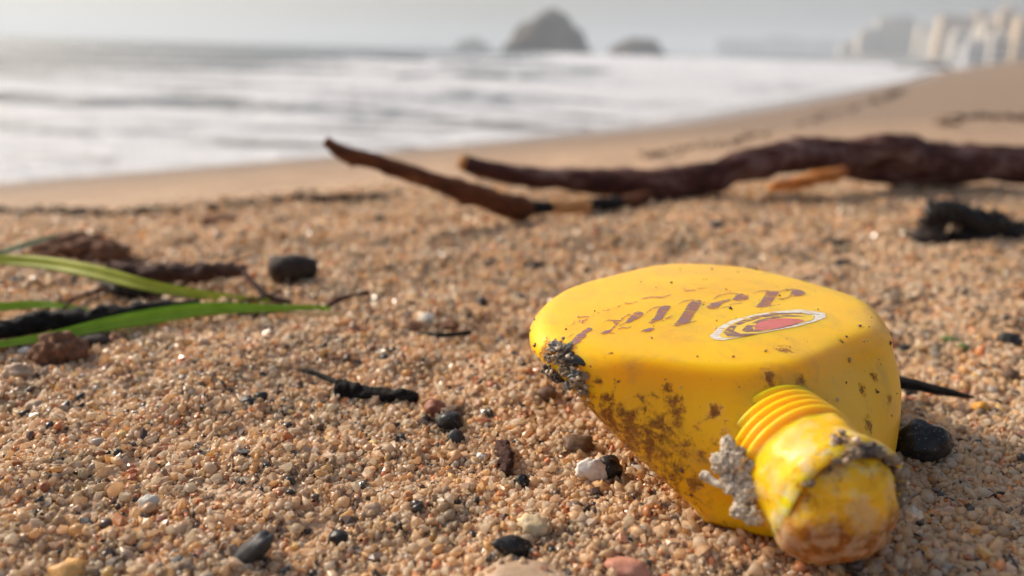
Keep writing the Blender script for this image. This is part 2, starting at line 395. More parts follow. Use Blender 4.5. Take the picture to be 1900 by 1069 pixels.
OCT = (np.array([(1, 0, 0), (-1, 0, 0), (0, 1, 0), (0, -1, 0), (0, 0, 1), (0, 0, -1.)]), np.array([(0, 2, 4), (2, 1, 4), (1, 3, 4), (3, 0, 4), (2, 0, 5), (1, 2, 5), (3, 1, 5), (0, 3, 5)]))
ICO = ico(1)
def rotm(n):
    q = rng.normal(size=(n, 4)); q /= np.linalg.norm(q, axis=1)[:, None]; w, x, y, z = q.T
    return np.stack([1 - 2 * (y * y + z * z), 2 * (x * y - z * w), 2 * (x * z + y * w), 2 * (x * y + z * w), 1 - 2 * (x * x + z * z), 2 * (y * z - x * w), 2 * (x * z - y * w), 2 * (y * z + x * w), 1 - 2 * (x * x + y * y)], -1).reshape(n, 3, 3)
def grains(P, rad, base, jit=.29, pal=PAL, pick=None):
    n = len(P); bv, bf = base; k = len(bv)
    L = bv[None] * (1 + jit * rng.normal(size=(n, k, 1))) * (rad[:, None] * np.clip(rng.normal(1, .30, (n, 3)), .45, 1.7))[:, None, :]
    V = np.einsum('nij,nkj->nki', rotm(n), L) + P[:, None, :]
    Fa = bf[None] + (np.arange(n) * k)[:, None, None]
    w = pal[:, 4] / pal[:, 4].sum(); idx = rng.choice(len(pal), n, p=w) if pick is None else pick
    c = pal[idx][:, :4].copy(); c[:, :3] *= (np.clip(rng.normal(1.20, .13, (n, 1)), .75, 1.5) * np.clip(1.02 + .62 * N4(P[:, 0] / .013, P[:, 1] / .011) + .4 * N1(P[:, 0] / .004, P[:, 1] / .004), .52, 1.2)[:, None]); c[:, :3] *= np.minimum(1, .86 / c[:, :3].max(1))[:, None]
    return V.reshape(-1, 3), Fa.reshape(-1, bf.shape[1]), np.repeat(c, k, 0)
BOT = None
def scatter(d0, d1, sp, half, mean, base, lift):
    m = d1 * math.sin(half) * 1.02
    gx, gy = np.meshgrid(np.arange(-m, m, sp), np.arange(d0 * math.cos(half) * .9, d1, sp)); x = gx.ravel() + rng.uniform(-.5, .5, gx.size) * sp; y = gy.ravel() + rng.uniform(-.5, .5, gx.size) * sp
    d = np.hypot(x, y); a = np.abs(np.arctan2(x, y)); k = (d > d0) & (d < d1) & (a < half) & (rng.random(len(d)) > (d - .5) / .24) & (rng.random(len(d)) > (a - R(38.5)) / R(9)); x, y = x[k], y[k]
    r = mean * np.exp(rng.normal(0, .42, len(x))); big = rng.random(len(x)) < .012; r[big] *= rng.uniform(1.3, 1.8, big.sum()); r = np.minimum(r, mean * 2.1)
    z = H(x, y) + r * rng.uniform(-.35, lift, len(x)) + .0004 * N2(x / .004, y / .004)
    return np.stack([x, y, z], -1), r
ALL = []
P, r = scatter(.105, .235, .00086, R(47), .00057, ICO, .9); ALL.append((grains(P, r, ICO), 'fine'))
P, r = scatter(.235, .40, .00122, R(47), .00074, ICO, .9); ALL.append((grains(P, r, ICO), 'mid'))
P, r = scatter(.40, .72, .0021, R(47), .00100, OCT, .7); ALL.append((grains(P, r, OCT), 'wide'))
Vs, Fs, Cs = [], [], []; off = 0
for (v, f, c), _ in ALL: Vs.append(v); Fs.append(f + off); Cs.append(c); off += len(v)
FA = np.concatenate(Fs); gr = bulk('sand_grains', np.concatenate(Vs), FA, GRAIN, np.concatenate(Cs), None, (FA.min(1) // 12) % 5 > 1); tag(gr, kind='stuff', label='coarse golden quartz sand grains covering the beach')


# ================================================================== BOTTLE
bottle = empty('plastic_bottle', W(1330, 800, 0.0)); tag(bottle, 'yellow plastic bottle lying on the sand with worn lettering and dirty neck', 'bottle')
bottle_inv = Matrix.Translation(-bottle.location)
ZT = .0345; mm = .001
Opx = [(1068, 706, .027, .0045), (1160, 712, .028, .0034), (1280, 716, .028, .0034), (1400, 708, .028, .0034), (1520, 690, .028, .0038), (1620, 666, .0275, .006), (1656, 645, .027, .007), (1644, 612, .027, .008),
       (1598, 572, .029, .006), (1500, 531, .031, .005), (1385, 505, .031, .005), (1250, 497, .031, .005), (1130, 516, .031, .005), (1040, 548, .030, .005), (990, 592, .029, .005), (982, 640, .028, .005), (1010, 684, .027, .005)]
Bpx = [(1288, 966), (1310, 972), (1350, 978), (1420, 985), (1520, 975), (1610, 945), (1655, 880), (1650, 800),
       (1610, 740), (1530, 680), (1420, 640), (1330, 640), (1290, 660), (1270, 700), (1255, 760), (1250, 830), (1262, 920)]
def catmull(pts, n, closed=True):
    out = []; m = len(pts)
    for i in range(n):
        u = i / n * m; a = int(u); f = u - a; p0, p1, p2, p3 = (pts[(a + k) % m] for k in (-1, 0, 1, 2))
        out.append(.5 * ((2 * p1) + (p2 - p0) * f + (2 * p0 - 5 * p1 + 4 * p2 - p3) * f * f + (3 * p1 - p0 - 3 * p2 + p3) * f ** 3))
    return out
NR = 136
Oc = catmull([np.array([*W(a, b, z)[:2], z, r]) for a, b, z, r in Opx], NR)
Bc = catmull([np.array([*W(a, b, .001)[:2], .0, .0]) for a, b in Bpx], NR)
cx = np.mean([o[:2] for o in Oc], 0); bx = np.mean([b[:2] for b in Bc], 0)
rings = []
def unit(v): return v / (np.linalg.norm(v) + 1e-9)
ST_ = []
for o in Oc:
    n = unit(o[:2] - cx); ST_.append(o[:2] - n * o[3])
for sc_ in (.06, .25, .45, .62, .78, .92):
    rings.append([(cx[0] + (q[0] - cx[0]) * sc_, cx[1] + (q[1] - cx[1]) * sc_, ZT - .0012 * sc_ ** 2) for q in ST_])
for k in range(7):                                   # the rounded upper edge
    a = math.pi / 2 * k / 6; rg = []
    for o in Oc:
        n = unit(o[:2] - cx); rr = o[3]; ztop = ZT - .0012
        rg.append((o[0] - n[0] * rr * (1 - math.sin(a)), o[1] - n[1] * rr * (1 - math.sin(a)), ztop - rr * (1 - math.cos(a))))
    rings.append(rg)
for k in range(1, 13):                               # sides, drawn in towards the underside
    u = k / 12; rg = []
    for o, b in zip(Oc, Bc):
        zt = ZT - .0012 - o[3]; e = u ** 1.0
        x = o[0] * (1 - e) + b[0] * e; y = o[1] * (1 - e) + b[1] * e; bul = math.sin(math.pi * u) * .0016; n = unit(o[:2] - cx)
        rg.append((x + n[0] * bul, y + n[1] * bul, zt * (1 - u) + .0035 * u))
    rings.append(rg)
for sc_, z in ((.965, .0015), (.9, .0003), (.75, -.0006), (.4, -.001), (.05, -.001)):
    rings.append([(bx[0] + (b[0] - bx[0]) * sc_, bx[1] + (b[1] - bx[1]) * sc_, z) for b in Bc])
vs = [p for rg in rings for p in rg]; fs = []
for i in range(len(rings) - 1):
    for j in range(NR): fs.append((i * NR + j, (i + 1) * NR + j, (i + 1) * NR + (j + 1) % NR, i * NR + (j + 1) % NR))
fs.append(tuple(range(NR))); fs.append(tuple(reversed(range((len(rings) - 1) * NR, len(rings) * NR))))
# gentle dents and soft smoothing
bm = bmesh.new(); bv = [bm.verts.new(v) for v in vs]
for f in fs: bm.faces.new([bv[i] for i in f])
for _ in range(1): bmesh.ops.smooth_vert(bm, verts=[v for v in bm.verts if v.co.z > .004], factor=.5, use_axis_x=True, use_axis_y=True, use_axis_z=True)
for v in bm.verts:
    q = v.co; v.co.z += .0006 * noise.noise(q * 45) * (1 if q.z > .03 else .4); v.co.x += .0005 * noise.noise(q * 60 + Vector((5, 0, 0)))
_R = W(1432, 818, .0170); _T = W(1557, 933, .0148); _ax = (_T - _R).normalized()
for v in bm.verts:                                   # the shoulder swells out round the neck
    q = v.co - _R; al = q.dot(_ax); rd = (q - _ax * al).length
    if al > -.012 and rd < .030: v.co += _ax * .0085 * (math.cos(math.pi * rd / .030) * .5 + .5)
bmesh.ops.recalc_face_normals(bm, faces=bm.faces)
bvh_body = BVHTree.FromBMesh(bm)
me = bpy.data.meshes.new('body'); bm.to_mesh(me); bm.free()
# plastic
def drop(px, py, off):
    d = ray(px, py).normalized(); h = bvh_body.ray_cast(CAM, d)
    return h[0] + Vector((0, 0, off)) if h[0] else None
SPOTS = [(drop(a, b, 0), rr * .001) for a, b, rr in ((1325, 765, 1.5), (1428, 700, 2.0), (1486, 706, 1.3), (1458, 650, 2.0), (1250, 745, 1.8), (1238, 722, 1.1), (1256, 765, 1.4), (1600, 722, 1.4), (1622, 700, 1.2), (1612, 790, 1.8), (1650, 742, 1.2),
    (1558, 632, .9), (1112, 708, 1.0), (1125, 740, 1.3), (1140, 790, 1.6), (1165, 830, 1.8), (1190, 860, 1.6), (1185, 805, 1.2), (1230, 840, 1.2), (1300, 842, .8), (1110, 770, 1.2), (1135, 655, .5), (1012, 655, 2.6), (1040, 640, 1.6), (1085, 745, 1.2), (1150, 880, 1.4), (1210, 920, 1.2))]
def plastic(name, stains):
    t = NT(name); co = t.new('ShaderNodeNewGeometry').outputs['Position']
    sp = t.new('ShaderNodeSeparateXYZ'); t.l(co, sp.inputs[0])
    base = t.ramp(t.noise(60, 4, .5, co), [(.3, (.88, .475, .004)), (.7, (.90, .52, .006))])
    warm = t.ramp(t.noise(38, 5, .6, co), [(.52, 0.), (.72, 1.)])
    base = t.mix(t.math('MULTIPLY', warm, .35), base, (.74, .42, .06))
    fine = t.noise(900, 6, .75, co, .1); mid = t.noise(320, 9, .82, co, .3)
    if stains == 'body':      # grime on the flank that faces down and to the neck
        mk = t.new('ShaderNodeMapRange'); mk.inputs[1].default_value = .033; mk.inputs[2].default_value = .020; t.l(sp.outputs[2], mk.inputs[0])
        mk2 = t.new('ShaderNodeMapRange'); mk2.inputs[1].default_value = .052; mk2.inputs[2].default_value = .024; t.l(sp.outputs[0], mk2.inputs[0])
        reg = t.math('MULTIPLY', mk.outputs[0], t.math('ADD', mk2.outputs[0], .15))
        top = t.math('MULTIPLY', t.ramp(t.noise(95, 6, .7, co, .5), [(.50, 0.), (.66, 1.)]), .42)
    else:
        mk2 = t.new('ShaderNodeMapRange'); mk2.inputs[1].default_value = .134; mk2.inputs[2].default_value = .120; t.l(sp.outputs[1], mk2.inputs[0])
        reg = t.math('ADD', t.math('MULTIPLY', mk2.outputs[0], .45), .10); top = 0.0
    s1 = t.math('ADD', t.math('MULTIPLY', reg, .235), mid)
    s1 = t.ramp(s1, [(.67, 0.), (.77, 1.)])
    if stains == 'body':
        acc = None
        for p_, r_ in SPOTS:
            if p_ is None: continue
            vd = t.new('ShaderNodeVectorMath', operation='DISTANCE'); t.l(co, vd.inputs[0]); vd.inputs[1].default_value = p_
            m_ = t.math('SUBTRACT', 1.0, t.math('DIVIDE', vd.outputs['Value'], r_ * 1.5)); acc = m_ if acc is None else t.math('MAXIMUM', acc, m_)
        acc = t.math('MULTIPLY', t.math('MAXIMUM', acc, 0.0), 1.0)
        sm = t.math('ADD', t.math('MULTIPLY', acc, .40), t.math('MULTIPLY', t.math('SUBTRACT', t.noise(700, 8, .85, co, .3), .5), 1.8))
        gate = t.math('GREATER_THAN', acc, .02)
        s1 = t.math('MAXIMUM', s1, t.math('MULTIPLY', gate, t.ramp(sm, [(.16, 0.), (.30, 1.)])))
    if stains == 'nozzle':
        mz = t.new('ShaderNodeMapRange'); mz.inputs[1].default_value = .0215; mz.inputs[2].default_value = .0100; t.l(sp.outputs[2], mz.inputs[0])
        s1 = t.math('MAXIMUM', s1, t.ramp(t.math('ADD', t.math('MULTIPLY', mz.outputs[0], .72), t.noise(150, 7, .7, co)), [(.62, 0.), (1.0, 1.)]))
    brown = t.ramp(fine, [(.36, (.08, .022, .009)), (.52, (.22, .055, .016)), (.66, (.40, .16, .05))])
    c = t.mix(t.math('MULTIPLY', s1, .90), base, brown)
    if stains == 'body': c = t.mix(top, c, (.55, .30, .07))
    sp2 = t.ramp(fine, [(.69, 0.), (.73, 1.)]); c = t.mix(t.math('MULTIPLY', sp2, .75), c, (.16, .08, .03))
    if stains != 'body':
        pale = t.ramp(t.noise(260, 5, .65, co, .3), [(.45, 0.), (.58, 1.)]); c = t.mix(t.math('MULTIPLY', pale, t.math('MULTIPLY', mk2.outputs[0], .7 if stains == 'neck' else .45)), c, (.62, .50, .34))
    t.set(**{'Base Color': c, 'Roughness': t.math('ADD', .34, t.math('MULTIPLY', s1, .4)), 'Subsurface Weight': .85, 'Subsurface Radius': (1.0, .38, .04), 'Subsurface Scale': .008, 'Specular IOR Level': .28})
    h = t.math('ADD', t.math('MULTIPLY', t.noise(1500, 4, .6, co), .35), t.math('MULTIPLY', s1, 1.0)); t.bump(h, .00022, .7); return t.m
PLB = plastic('yellow_plastic', 'body'); PLN = plastic('grimy_yellow_plastic', 'neck'); PLZ = plastic('stained_yellow_plastic', 'nozzle')
body = link('body', me, PLB); body.parent = bottle; body.matrix_parent_inverse = bottle_inv
def child(o): o.parent = bottle; o.matrix_parent_inverse = bottle_inv; return o
# neck and cap, turned about the bottle's axis
Rr = W(1432, 818, .0170); Tt = W(1557, 933, .0148); axv = (Tt - Rr); L = axv.length; axv.normalize()
def lathe(prof, seg=72, nz=.0, fr=150, seed=0, sq=None):
    e1 = axv.cross(Vector((0, 0, 1))).normalized(); e2 = e1.cross(axv).normalized(); vs, fs = [], []
    for s, r in prof:
        for j in range(seg):
            a = 2 * math.pi * j / seg; d = e1 * math.cos(a) + e2 * math.sin(a); p = Rr + axv * s + d * r
            k = noise.fractal(p * fr + Vector((seed, 0, 0)), .9, 2, 4); vs.append(p + d * nz * k + axv * nz * k * .5)
    n = len(prof)
    for i in range(n - 1):
        for j in range(seg): fs.append((i * seg + j, i * seg + (j + 1) % seg, (i + 1) * seg + (j + 1) % seg, (i + 1) * seg + j))
    return vs, fs
prof = [(-12 * mm, 11.0 * mm), (-8 * mm, 12.0 * mm), (-6 * mm, 11.9 * mm)]
for k in range(6):
    for u in range(6): prof.append(((-2.9 + k * 2.0 + u * .34) * mm, (11.7 + .08 * k + .85 * math.sin(math.pi * u / 5) ** .8) * mm))
prof += [(9.2 * mm, 11.9 * mm), (10 * mm, 11.9 * mm), (13 * mm, 11.4 * mm)]
vs, fs = lathe(prof, nz=.00012); child(link('neck', mesh('neck', vs, fs), PLN))
Lc = L
def lathe2(prof, seg=84, nz=.0, fr=150, seed=0):          # s, radius on the upper side, radius on the lower side
    e1 = axv.cross(Vector((0, 0, 1))).normalized(); e2 = e1.cross(axv).normalized(); vs, fs = [], []; pr = []
    for a, b in zip(prof[:-1], prof[1:]):
        for k in range(3): pr.append(tuple(a[i] + (b[i] - a[i]) * k / 3 for i in range(3)))
    pr.append(prof[-1])
    for s_, rt, rb in pr:
        for j in range(seg):
            a = 2 * math.pi * j / seg; d = e1 * math.cos(a) + e2 * math.sin(a); u = min(1, max(0, (d.z + .15) / .8)); u = u * u * (3 - 2 * u); rad_ = (rb + (rt - rb) * u) * mm; p = Rr + axv * (s_ * mm) + d * rad_
            k = noise.fractal(p * fr + Vector((seed, 0, 0)), .9, 2, 4); vs.append(p + d * nz * k + axv * nz * k * .5)
    n = len(pr)
    for i in range(n - 1):
        for j in range(seg): fs.append((i * seg + j, i * seg + (j + 1) % seg, (i + 1) * seg + (j + 1) % seg, (i + 1) * seg + j))
    return vs, fs
l_ = Lc / mm
cap = [(9.4, 11.3, 11.3), (9.9, 12.0, 12.0), (11.5, 12.15, 12.15), (l_ - 6, 12.3, 12.3), (l_ - 3, 12.6, 12.4), (l_ - 1.2, 13.0, 12.7), (l_ + .2, 13.0, 12.6), (l_ + 1.2, 12.5, 12.1), (l_ + 1.5, 12.0, 11.7), (l_ + .9, 11.4, 11.4), (l_ - .6, 11.2, 11.2), (l_ - 2.0, 11.0, 11.0)]
vs, fs = lathe2(cap, nz=.0010, fr=130, seed=3); child(link('collar', mesh('collar', vs, fs), PLN))
dome = [(l_ - 1.8, 10.6, 12.2)] + [(l_ - .2 + 8.4 * math.sin(a), 10.6 * math.cos(a) + .01, 12.2 * math.cos(a) + .01) for a in [math.pi / 2 * i / 12 for i in range(13)]]
vs, fs = lathe2(dome, nz=.0013, fr=90, seed=9); child(link('nozzle', mesh('nozzle', vs, fs), PLZ))
# print on the label face
def decal_mat(name, c, wear, sc=900):
    t = NT(name); co = t.new('ShaderNodeNewGeometry').outputs['Position']; mp = t.new('ShaderNodeMapping'); mp.inputs['Rotation'].default_value = (0, 0, .5); mp.inputs['Scale'].default_value = (.4, 1.6, 1); t.l(co, mp.inputs[0])
    f = t.noise(sc, 5, .7, mp.outputs[0]); t.set(**{'Base Color': c, 'Roughness': .5}); tp = t.new('ShaderNodeBsdfTransparent'); mx = t.new('ShaderNodeMixShader')
    t.l(t.ramp(f, [(wear, 0.), (wear + .06, 1.)]), mx.inputs[0]); t.l(t.b.outputs[0], mx.inputs[2]); t.l(tp.outputs[0], mx.inputs[1]); t.l(mx.outputs[0], t.out.inputs[0]); return t.m
INK = decal_mat('mauve_ink', (.27, .15, .14), .43); INKF = decal_mat('faded_ink', (.45, .22, .10), .46); WHT = decal_mat('white_ink', (.72, .68, .60), .40); YEL = decal_mat('emblem_yellow', (.80, .54, .06), .2); REDI = decal_mat('red_ink', (.62, .17, .15), .36)
Z1 = lambda p: (1040 + p[0] / 8.261, 540 + p[1] / 8.261)
Z2 = lambda p: (1240 + p[0] / 6.333, 520 + p[1] / 6.333)
def poly(bm, pts, off):
    tri = __import__('mathutils').geometry.tessellate_polygon([[Vector((a, b, 0)) for a, b in pts]])
    vv = [bm.verts.new((a, b, off)) for a, b in pts]
    for q in tri:
        try: bm.faces.new([vv[i] for i in q])
        except ValueError: pass
def hair(bm, pts, w, off):
    n = len(pts); L_, R_ = [], []
    for i, (a, b) in enumerate(pts):
        p, q = pts[max(i - 1, 0)], pts[min(i + 1, n - 1)]; dx, dy = q[0] - p[0], q[1] - p[1]; l = math.hypot(dx, dy) or 1; ww = w * (.6 if i in (0, n - 1) else 1)
        L_.append(bm.verts.new((a - dy / l * ww / 2, b + dx / l * ww / 2, off))); R_.append(bm.verts.new((a + dy / l * ww / 2, b - dx / l * ww / 2, off)))
    for i in range(n - 1): bm.faces.new((L_[i], L_[i + 1], R_[i + 1], R_[i]))
def decal(name, mat, polys=(), hairs=(), off=.00010, w=1.6, label=None):
    bm = bmesh.new()
    for p in polys: poly(bm, p, 0)
    for p in hairs: hair(bm, p, w, 0)
    bmesh.ops.triangulate(bm, faces=bm.faces); 
    for _ in range(2): bmesh.ops.subdivide_edges(bm, edges=[e for e in bm.edges if e.calc_length() > 3], cuts=1)
    bmesh.ops.triangulate(bm, faces=bm.faces)
    kill = []
    for v in bm.verts:
        p = drop(v.co.x, v.co.y, off)
        if p is None: kill.append(v)
        else: v.co = p
    bmesh.ops.delete(bm, geom=kill, context='VERTS'); bmesh.ops.recalc_face_normals(bm, faces=bm.faces)
    me = bpy.data.meshes.new(name); bm.to_mesh(me); bm.free(); o = child(link(name, me, mat, None, False))
    if label: o['label'] = label
    return o
A = lambda l: [Z1(p) for p in l]; B_ = lambda l: [Z2(p) for p in l]
decal('letter', INK, [A([(115, 840), (250, 680), (340, 620), (420, 565), (490, 575), (470, 610), (380, 650), (390, 690), (280, 800), (150, 870)])], [A([(110, 720), (200, 660)]), A([(160, 900), (260, 870)])])
decal('letter', INK, [A([(600, 660), (680, 615), (760, 600), (840, 520), (800, 480), (830, 440), (900, 450), (990, 400), (930, 460), (850, 540), (770, 620), (740, 645), (650, 665)])], [A([(670, 475), (740, 450), (800, 455), (860, 470)]), A([(930, 430), (1010, 380), (1090, 360)]), A([(740, 650), (830, 655)])])
decal('letter', INK, [A([(990, 495), (1060, 400), (1130, 350), (1210, 328), (1275, 350), (1240, 395), (1150, 440), (1060, 485)])], [A([(900, 540), (1000, 490)]), A([(880, 590), (950, 565), (1030, 575), (1090, 545)]), A([(1100, 355), (1180, 325), (1260, 335)])])
decal('letter', INK, [A([(1345, 490), (1440, 410), (1480, 320), (1520, 250), (1600, 225), (1690, 235), (1650, 300), (1590, 380), (1550, 435), (1400, 500)])], [A([(1310, 350), (1390, 280), (1520, 235)]), A([(1550, 470), (1640, 420), (1720, 380)])])
decal('letter_dot', INK, [A([(1215, 632), (1270, 600), (1370, 570), (1450, 580), (1400, 610), (1310, 642)])])
decal('letter', INK, [B_([(50, 545), (120, 470), (190, 360), (230, 290), (290, 240), (380, 235), (390, 270), (350, 330), (300, 410), (240, 500), (120, 540)])], [B_([(110, 290), (180, 250), (300, 230)]), B_([(230, 500), (330, 482)]), B_([(380, 265), (430, 262)])])
decal('letter', INK, [B_([(445, 325), (490, 280), (600, 250), (720, 225), (740, 235), (640, 270), (600, 310), (560, 340), (480, 342)]), B_([(750, 230), (800, 180), (860, 160), (940, 180), (940, 220), (880, 250), (800, 245)])], [B_([(520, 230), (600, 180), (720, 155), (830, 165)]), B_([(570, 335), (710, 313)]), B_([(720, 290), (870, 270)])])
decal('letter', INK, [B_([(1020, 320), (1080, 260), (1120, 200), (1160, 130), (1300, 135), (1270, 190), (1230, 240), (1190, 300), (1130, 322)]), B_([(1420, 190), (1455, 120), (1560, 120), (1615, 150), (1590, 175), (1500, 190)])],
      [B_([(1000, 160), (1080, 132), (1180, 125)]), B_([(1190, 302), (1310, 290)]), B_([(1280, 150), (1360, 120), (1450, 112), (1560, 120)]), B_([(1240, 220), (1350, 225), (1440, 192)])])
decal('small_script', INKF, [], [A([(70, 540), (130, 547), (215, 490)]), A([(215, 460), (212, 510)]), A([(260, 440), (330, 395), (440, 398), (400, 440), (320, 465), (260, 470)]), A([(480, 385), (520, 375)]), A([(560, 345), (595, 335)]), A([(640, 305), (700, 312), (790, 265), (870, 255), (925, 220)]),
      A([(980, 190), (1080, 195), (1170, 165)]), A([(1210, 135), (1380, 95), (1550, 100), (1700, 60)]), B_([(180, 100), (200, 130), (320, 120)]), B_([(330, 100), (470, 90)])], w=2.2)
eo = [(480, 665), (600, 550), (760, 470), (1000, 410), (1250, 372), (1540, 348), (1700, 366), (1840, 390), (1850, 440), (1720, 490), (1500, 548), (1200, 603), (900, 662), (650, 708), (540, 700)]
ei = [(600, 660), (660, 575), (780, 500), (1000, 432), (1250, 392), (1570, 385), (1720, 425), (1700, 470), (1560, 510), (1280, 572), (1000, 640), (750, 680), (640, 685)]
decal('emblem_border', WHT, [B_(eo)], off=.00008)
decal('emblem_field', YEL, [B_(ei)], off=.00013)
decal('emblem_arc', INK, [B_([(640, 620), (720, 550), (850, 485), (1000, 432), (1250, 392), (1560, 388), (1720, 420), (1560, 402), (1300, 412), (1050, 458), (880, 512), (790, 560), (765, 605), (850, 637), (1030, 632), (900, 665), (700, 672)])], off=.00018)
decal('emblem_arc', INK, [B_([(860, 600), (910, 545), (1050, 480), (1200, 438), (1400, 416), (1620, 430), (1400, 436), (1200, 465), (1060, 510), (985, 560), (1000, 590), (1150, 588), (1080, 610), (900, 617)])], off=.00018)
decal('emblem_core', REDI, [B_([(1020, 590), (1005, 545), (1090, 490), (1200, 462), (1400, 455), (1540, 465), (1600, 482), (1500, 522), (1300, 572), (1100, 600)])], off=.00018)
# grit stuck to the plastic
bmv = body.data; pl = [p for p in bmv.polygons if p.center.z > .006]
wts = np.array([p.area * (3.2 if (p.center.x < .045 and p.normal.z < .6) else (.8 if p.normal.z > .8 else 1)) for p in pl]); wts /= wts.sum()
pk = rng.choice(len(pl), 420, p=wts); P = np.array([(pl[i].center + Vector(rng.normal(0, .0006, 3))) [:] for i in pk]); 
P = np.array([ (bvh_body.find_nearest(Vector(p))[0] + bvh_body.find_nearest(Vector(p))[1] * .00005)[:] for p in P])
rad = np.minimum(.00018 * np.exp(rng.normal(0, .6, len(P))), .00042)
DP = np.array([(.10, .05, .02, 0, 5), (.05, .035, .03, 0, 4), (.50, .34, .18, .2, 3), (.62, .45, .25, .3, 3), (.35, .20, .06, .1, 4)])
v, f, c = grains(P, rad, ICO, pal=DP); o = child(bulk('stuck_grit', v, f, GRAIN, c)); tag(o, kind='stuff')
def clump(name, centre, spread, n, rmin, rmax, mat_pal, par=True, jit=.16):
    P = []
    for _ in range(n):
        q = Vector((rng.normal() * spread[0], rng.normal() * spread[1], rng.normal() * spread[2])); P.append((Vector(centre) + q)[:])
    P = np.array(P); rr = rng.uniform(rmin, rmax, n); v, f, c = grains(P, rr, ico(2), jit, mat_pal); o = bulk(name, v, f, GRAIN, c); tag(o, kind='stuff')
    return child(o) if par else o
CP = np.array([(.55, .45, .33, .15, 5), (.30, .22, .15, 0, 3), (.09, .07, .055, 0, 5), (.60, .50, .40, .2, 4), (.40, .18, .06, 0, 3), (.22, .20, .17, 0, 4)])
c0 = drop(1045, 675, 0)
for pxp, n, sp_, r1, r2 in (((1032, 655), 60, .0011, .0003, .0009), ((1050, 668), 60, .0010, .0003, .0009), ((1022, 690), 70, .0013, .0003, .0009), ((1060, 700), 70, .0011, .0003, .0009), ((1075, 735), 50, .0010, .0003, .0008)):
    q = drop(pxp[0] + 8, pxp[1] - 3, 0) or c0
    clump('sand_crust', q, (sp_, sp_, sp_ * .8), int(n * .3), r1 * .5, r2 * .5, CP, jit=.2)
CR = [stone_mat('crust_tan', (.22, .15, .09), (.50, .38, .26), 900, .85, .0006, (.10, .07, .05)), stone_mat('crust_dark', (.05, .04, .033), (.24, .19, .15), 900, .75, .0006, (.50, .42, .33)), stone_mat('crust_grey', (.20, .19, .17), (.46, .43, .38), 900, .8, .0006, (.06, .05, .04))]
for i, (a, b, rx, mi) in enumerate(((1024, 646, 1.5, 2), (1036, 652, 1.2, 0), (1046, 662, 1.5, 1), (1056, 672, 1.3, 1), (1030, 668, 1.3, 0), (1016, 688, 1.7, 1), (1030, 700, 1.6, 1), (1044, 690, 1.4, 0), (1058, 698, 1.5, 2), (1066, 712, 1.5, 0), (1074, 726, 1.2, 0), (1050, 716, 1.2, 2), (1078, 700, 1.0, 0), (1064, 740, 1.0, 0), (1012, 664, 1.0, 0), (1048, 646, .9, 2))):
    q = drop(a + 7, b - 2, 0) or c0; me = rock_mesh('dried_crust', rx * mm, rx * .9 * mm, rx * .8 * mm, 4, .7, 2.2, 80 + i); o = link('dried_crust', me, CR[mi]); o.location = q; child(o)
t = NT('black_shell'); t.set(**{'Base Color': (.035, .037, .04), 'Roughness': .3}); BSH = t.m
q = drop(1068, 672, .0006); me = rock_mesh('shell_chip', .0026, .0014, .0006, 2, .3, 1.5, 4); o = link('shell_chip', me, BSH); o.location = q; o.rotation_euler = (.2, .25, -.3); child(o)
BP = np.array([(.66, .58, .46, .15, 6), (.72, .66, .56, .2, 4), (.40, .30, .20, .0, 2)])
t = NT('pale_barnacle'); f = t.noise(520, 6, .7); t.set(**{'Base Color': t.ramp(f, [(.34, (.24, .16, .10)), (.45, (.58, .48, .36)), (.60, (.76, .69, .59))]), 'Roughness': .85}); t.bump(t.noise(900, 5, .7), .0006); BARN = t.m
def lump(px, py, z, rx, ry, rz, seed, rot=(0, 0, 0), sub=4, amp=.34, fr=2.3):
    me = rock_mesh('barnacle_crust', rx * 1.22 * mm, ry * 1.15 * mm, rz * 1.15 * mm, sub, .48, 2.6, seed); o = link('barnacle_crust', me, BARN); o.location = W(px, py, z); o.rotation_euler = rot; return child(o)
for i, (a, b, z, rx, ry, rz) in enumerate(((1352, 832, .0205, 1.1, 1.3, 2.1), (1362, 858, .0185, 1.9, 1.6, 2.0), (1340, 862, .0180, 1.6, 1.3, 1.5), (1380, 880, .0165, 1.9, 1.5, 1.8), (1400, 868, .0180, 1.4, 1.2, 1.3), (1358, 902, .0145, 1.4, 1.2, 1.3), (1392, 915, .0138, 1.9, 1.5, 1.9), (1372, 948, .0112, 1.3, 1.1, 1.2), (1398, 958, .0105, 1.4, 1.2, 1.5), (1415, 900, .0160, 1.3, 1.2, 1.6), (1346, 846, .0195, 1.0, .9, 1.2), (1371, 842, .0195, 1.1, .9, 1.3), (1330, 852, .0188, .9, .8, 1.0), (1384, 896, .0152, 1.2, 1.0, 1.2), (1350, 884, .0160, 1.2, 1.0, 1.1), (1376, 925, .0130, 1.1, 1.0, 1.2), (1420, 850, .0192, 1.0, .9, .9), (1436, 868, .0180, .9, .8, .8))):
    lump(a, b, z, rx, ry, rz, 40 + i, (random.uniform(-.4, .4), random.uniform(-.4, .4), 0))
vs, fs = tube([W(1300, 881, .0152), W(1312, 886, .0150), W(1330, 897, .0146), W(1356, 906, .0142)], [1.05 * mm, 1.05 * mm, .75 * mm, .8 * mm], seg=18, amp=.4, fr=500, sub=8); child(link('barnacle_crust', mesh('barnacle_crust', vs, fs), BARN))
t0 = Rr + axv * (Lc - 1 * mm); up_ = axv.cross(Vector((0, 0, 1))).normalized()
MP = np.array([(.22, .15, .10, 0, 5), (.5, .38, .26, .1, 3), (.10, .06, .04, 0, 3)])
clump('sand_crust', Rr + axv * (Lc + .5 * mm) + Vector((-.001, 0, .0118)), (.0013, .0008, .0007), 45, .0003, .0008, MP)
_e1 = axv.cross(Vector((0, 0, 1))).normalized(); _e2 = _e1.cross(axv).normalized()
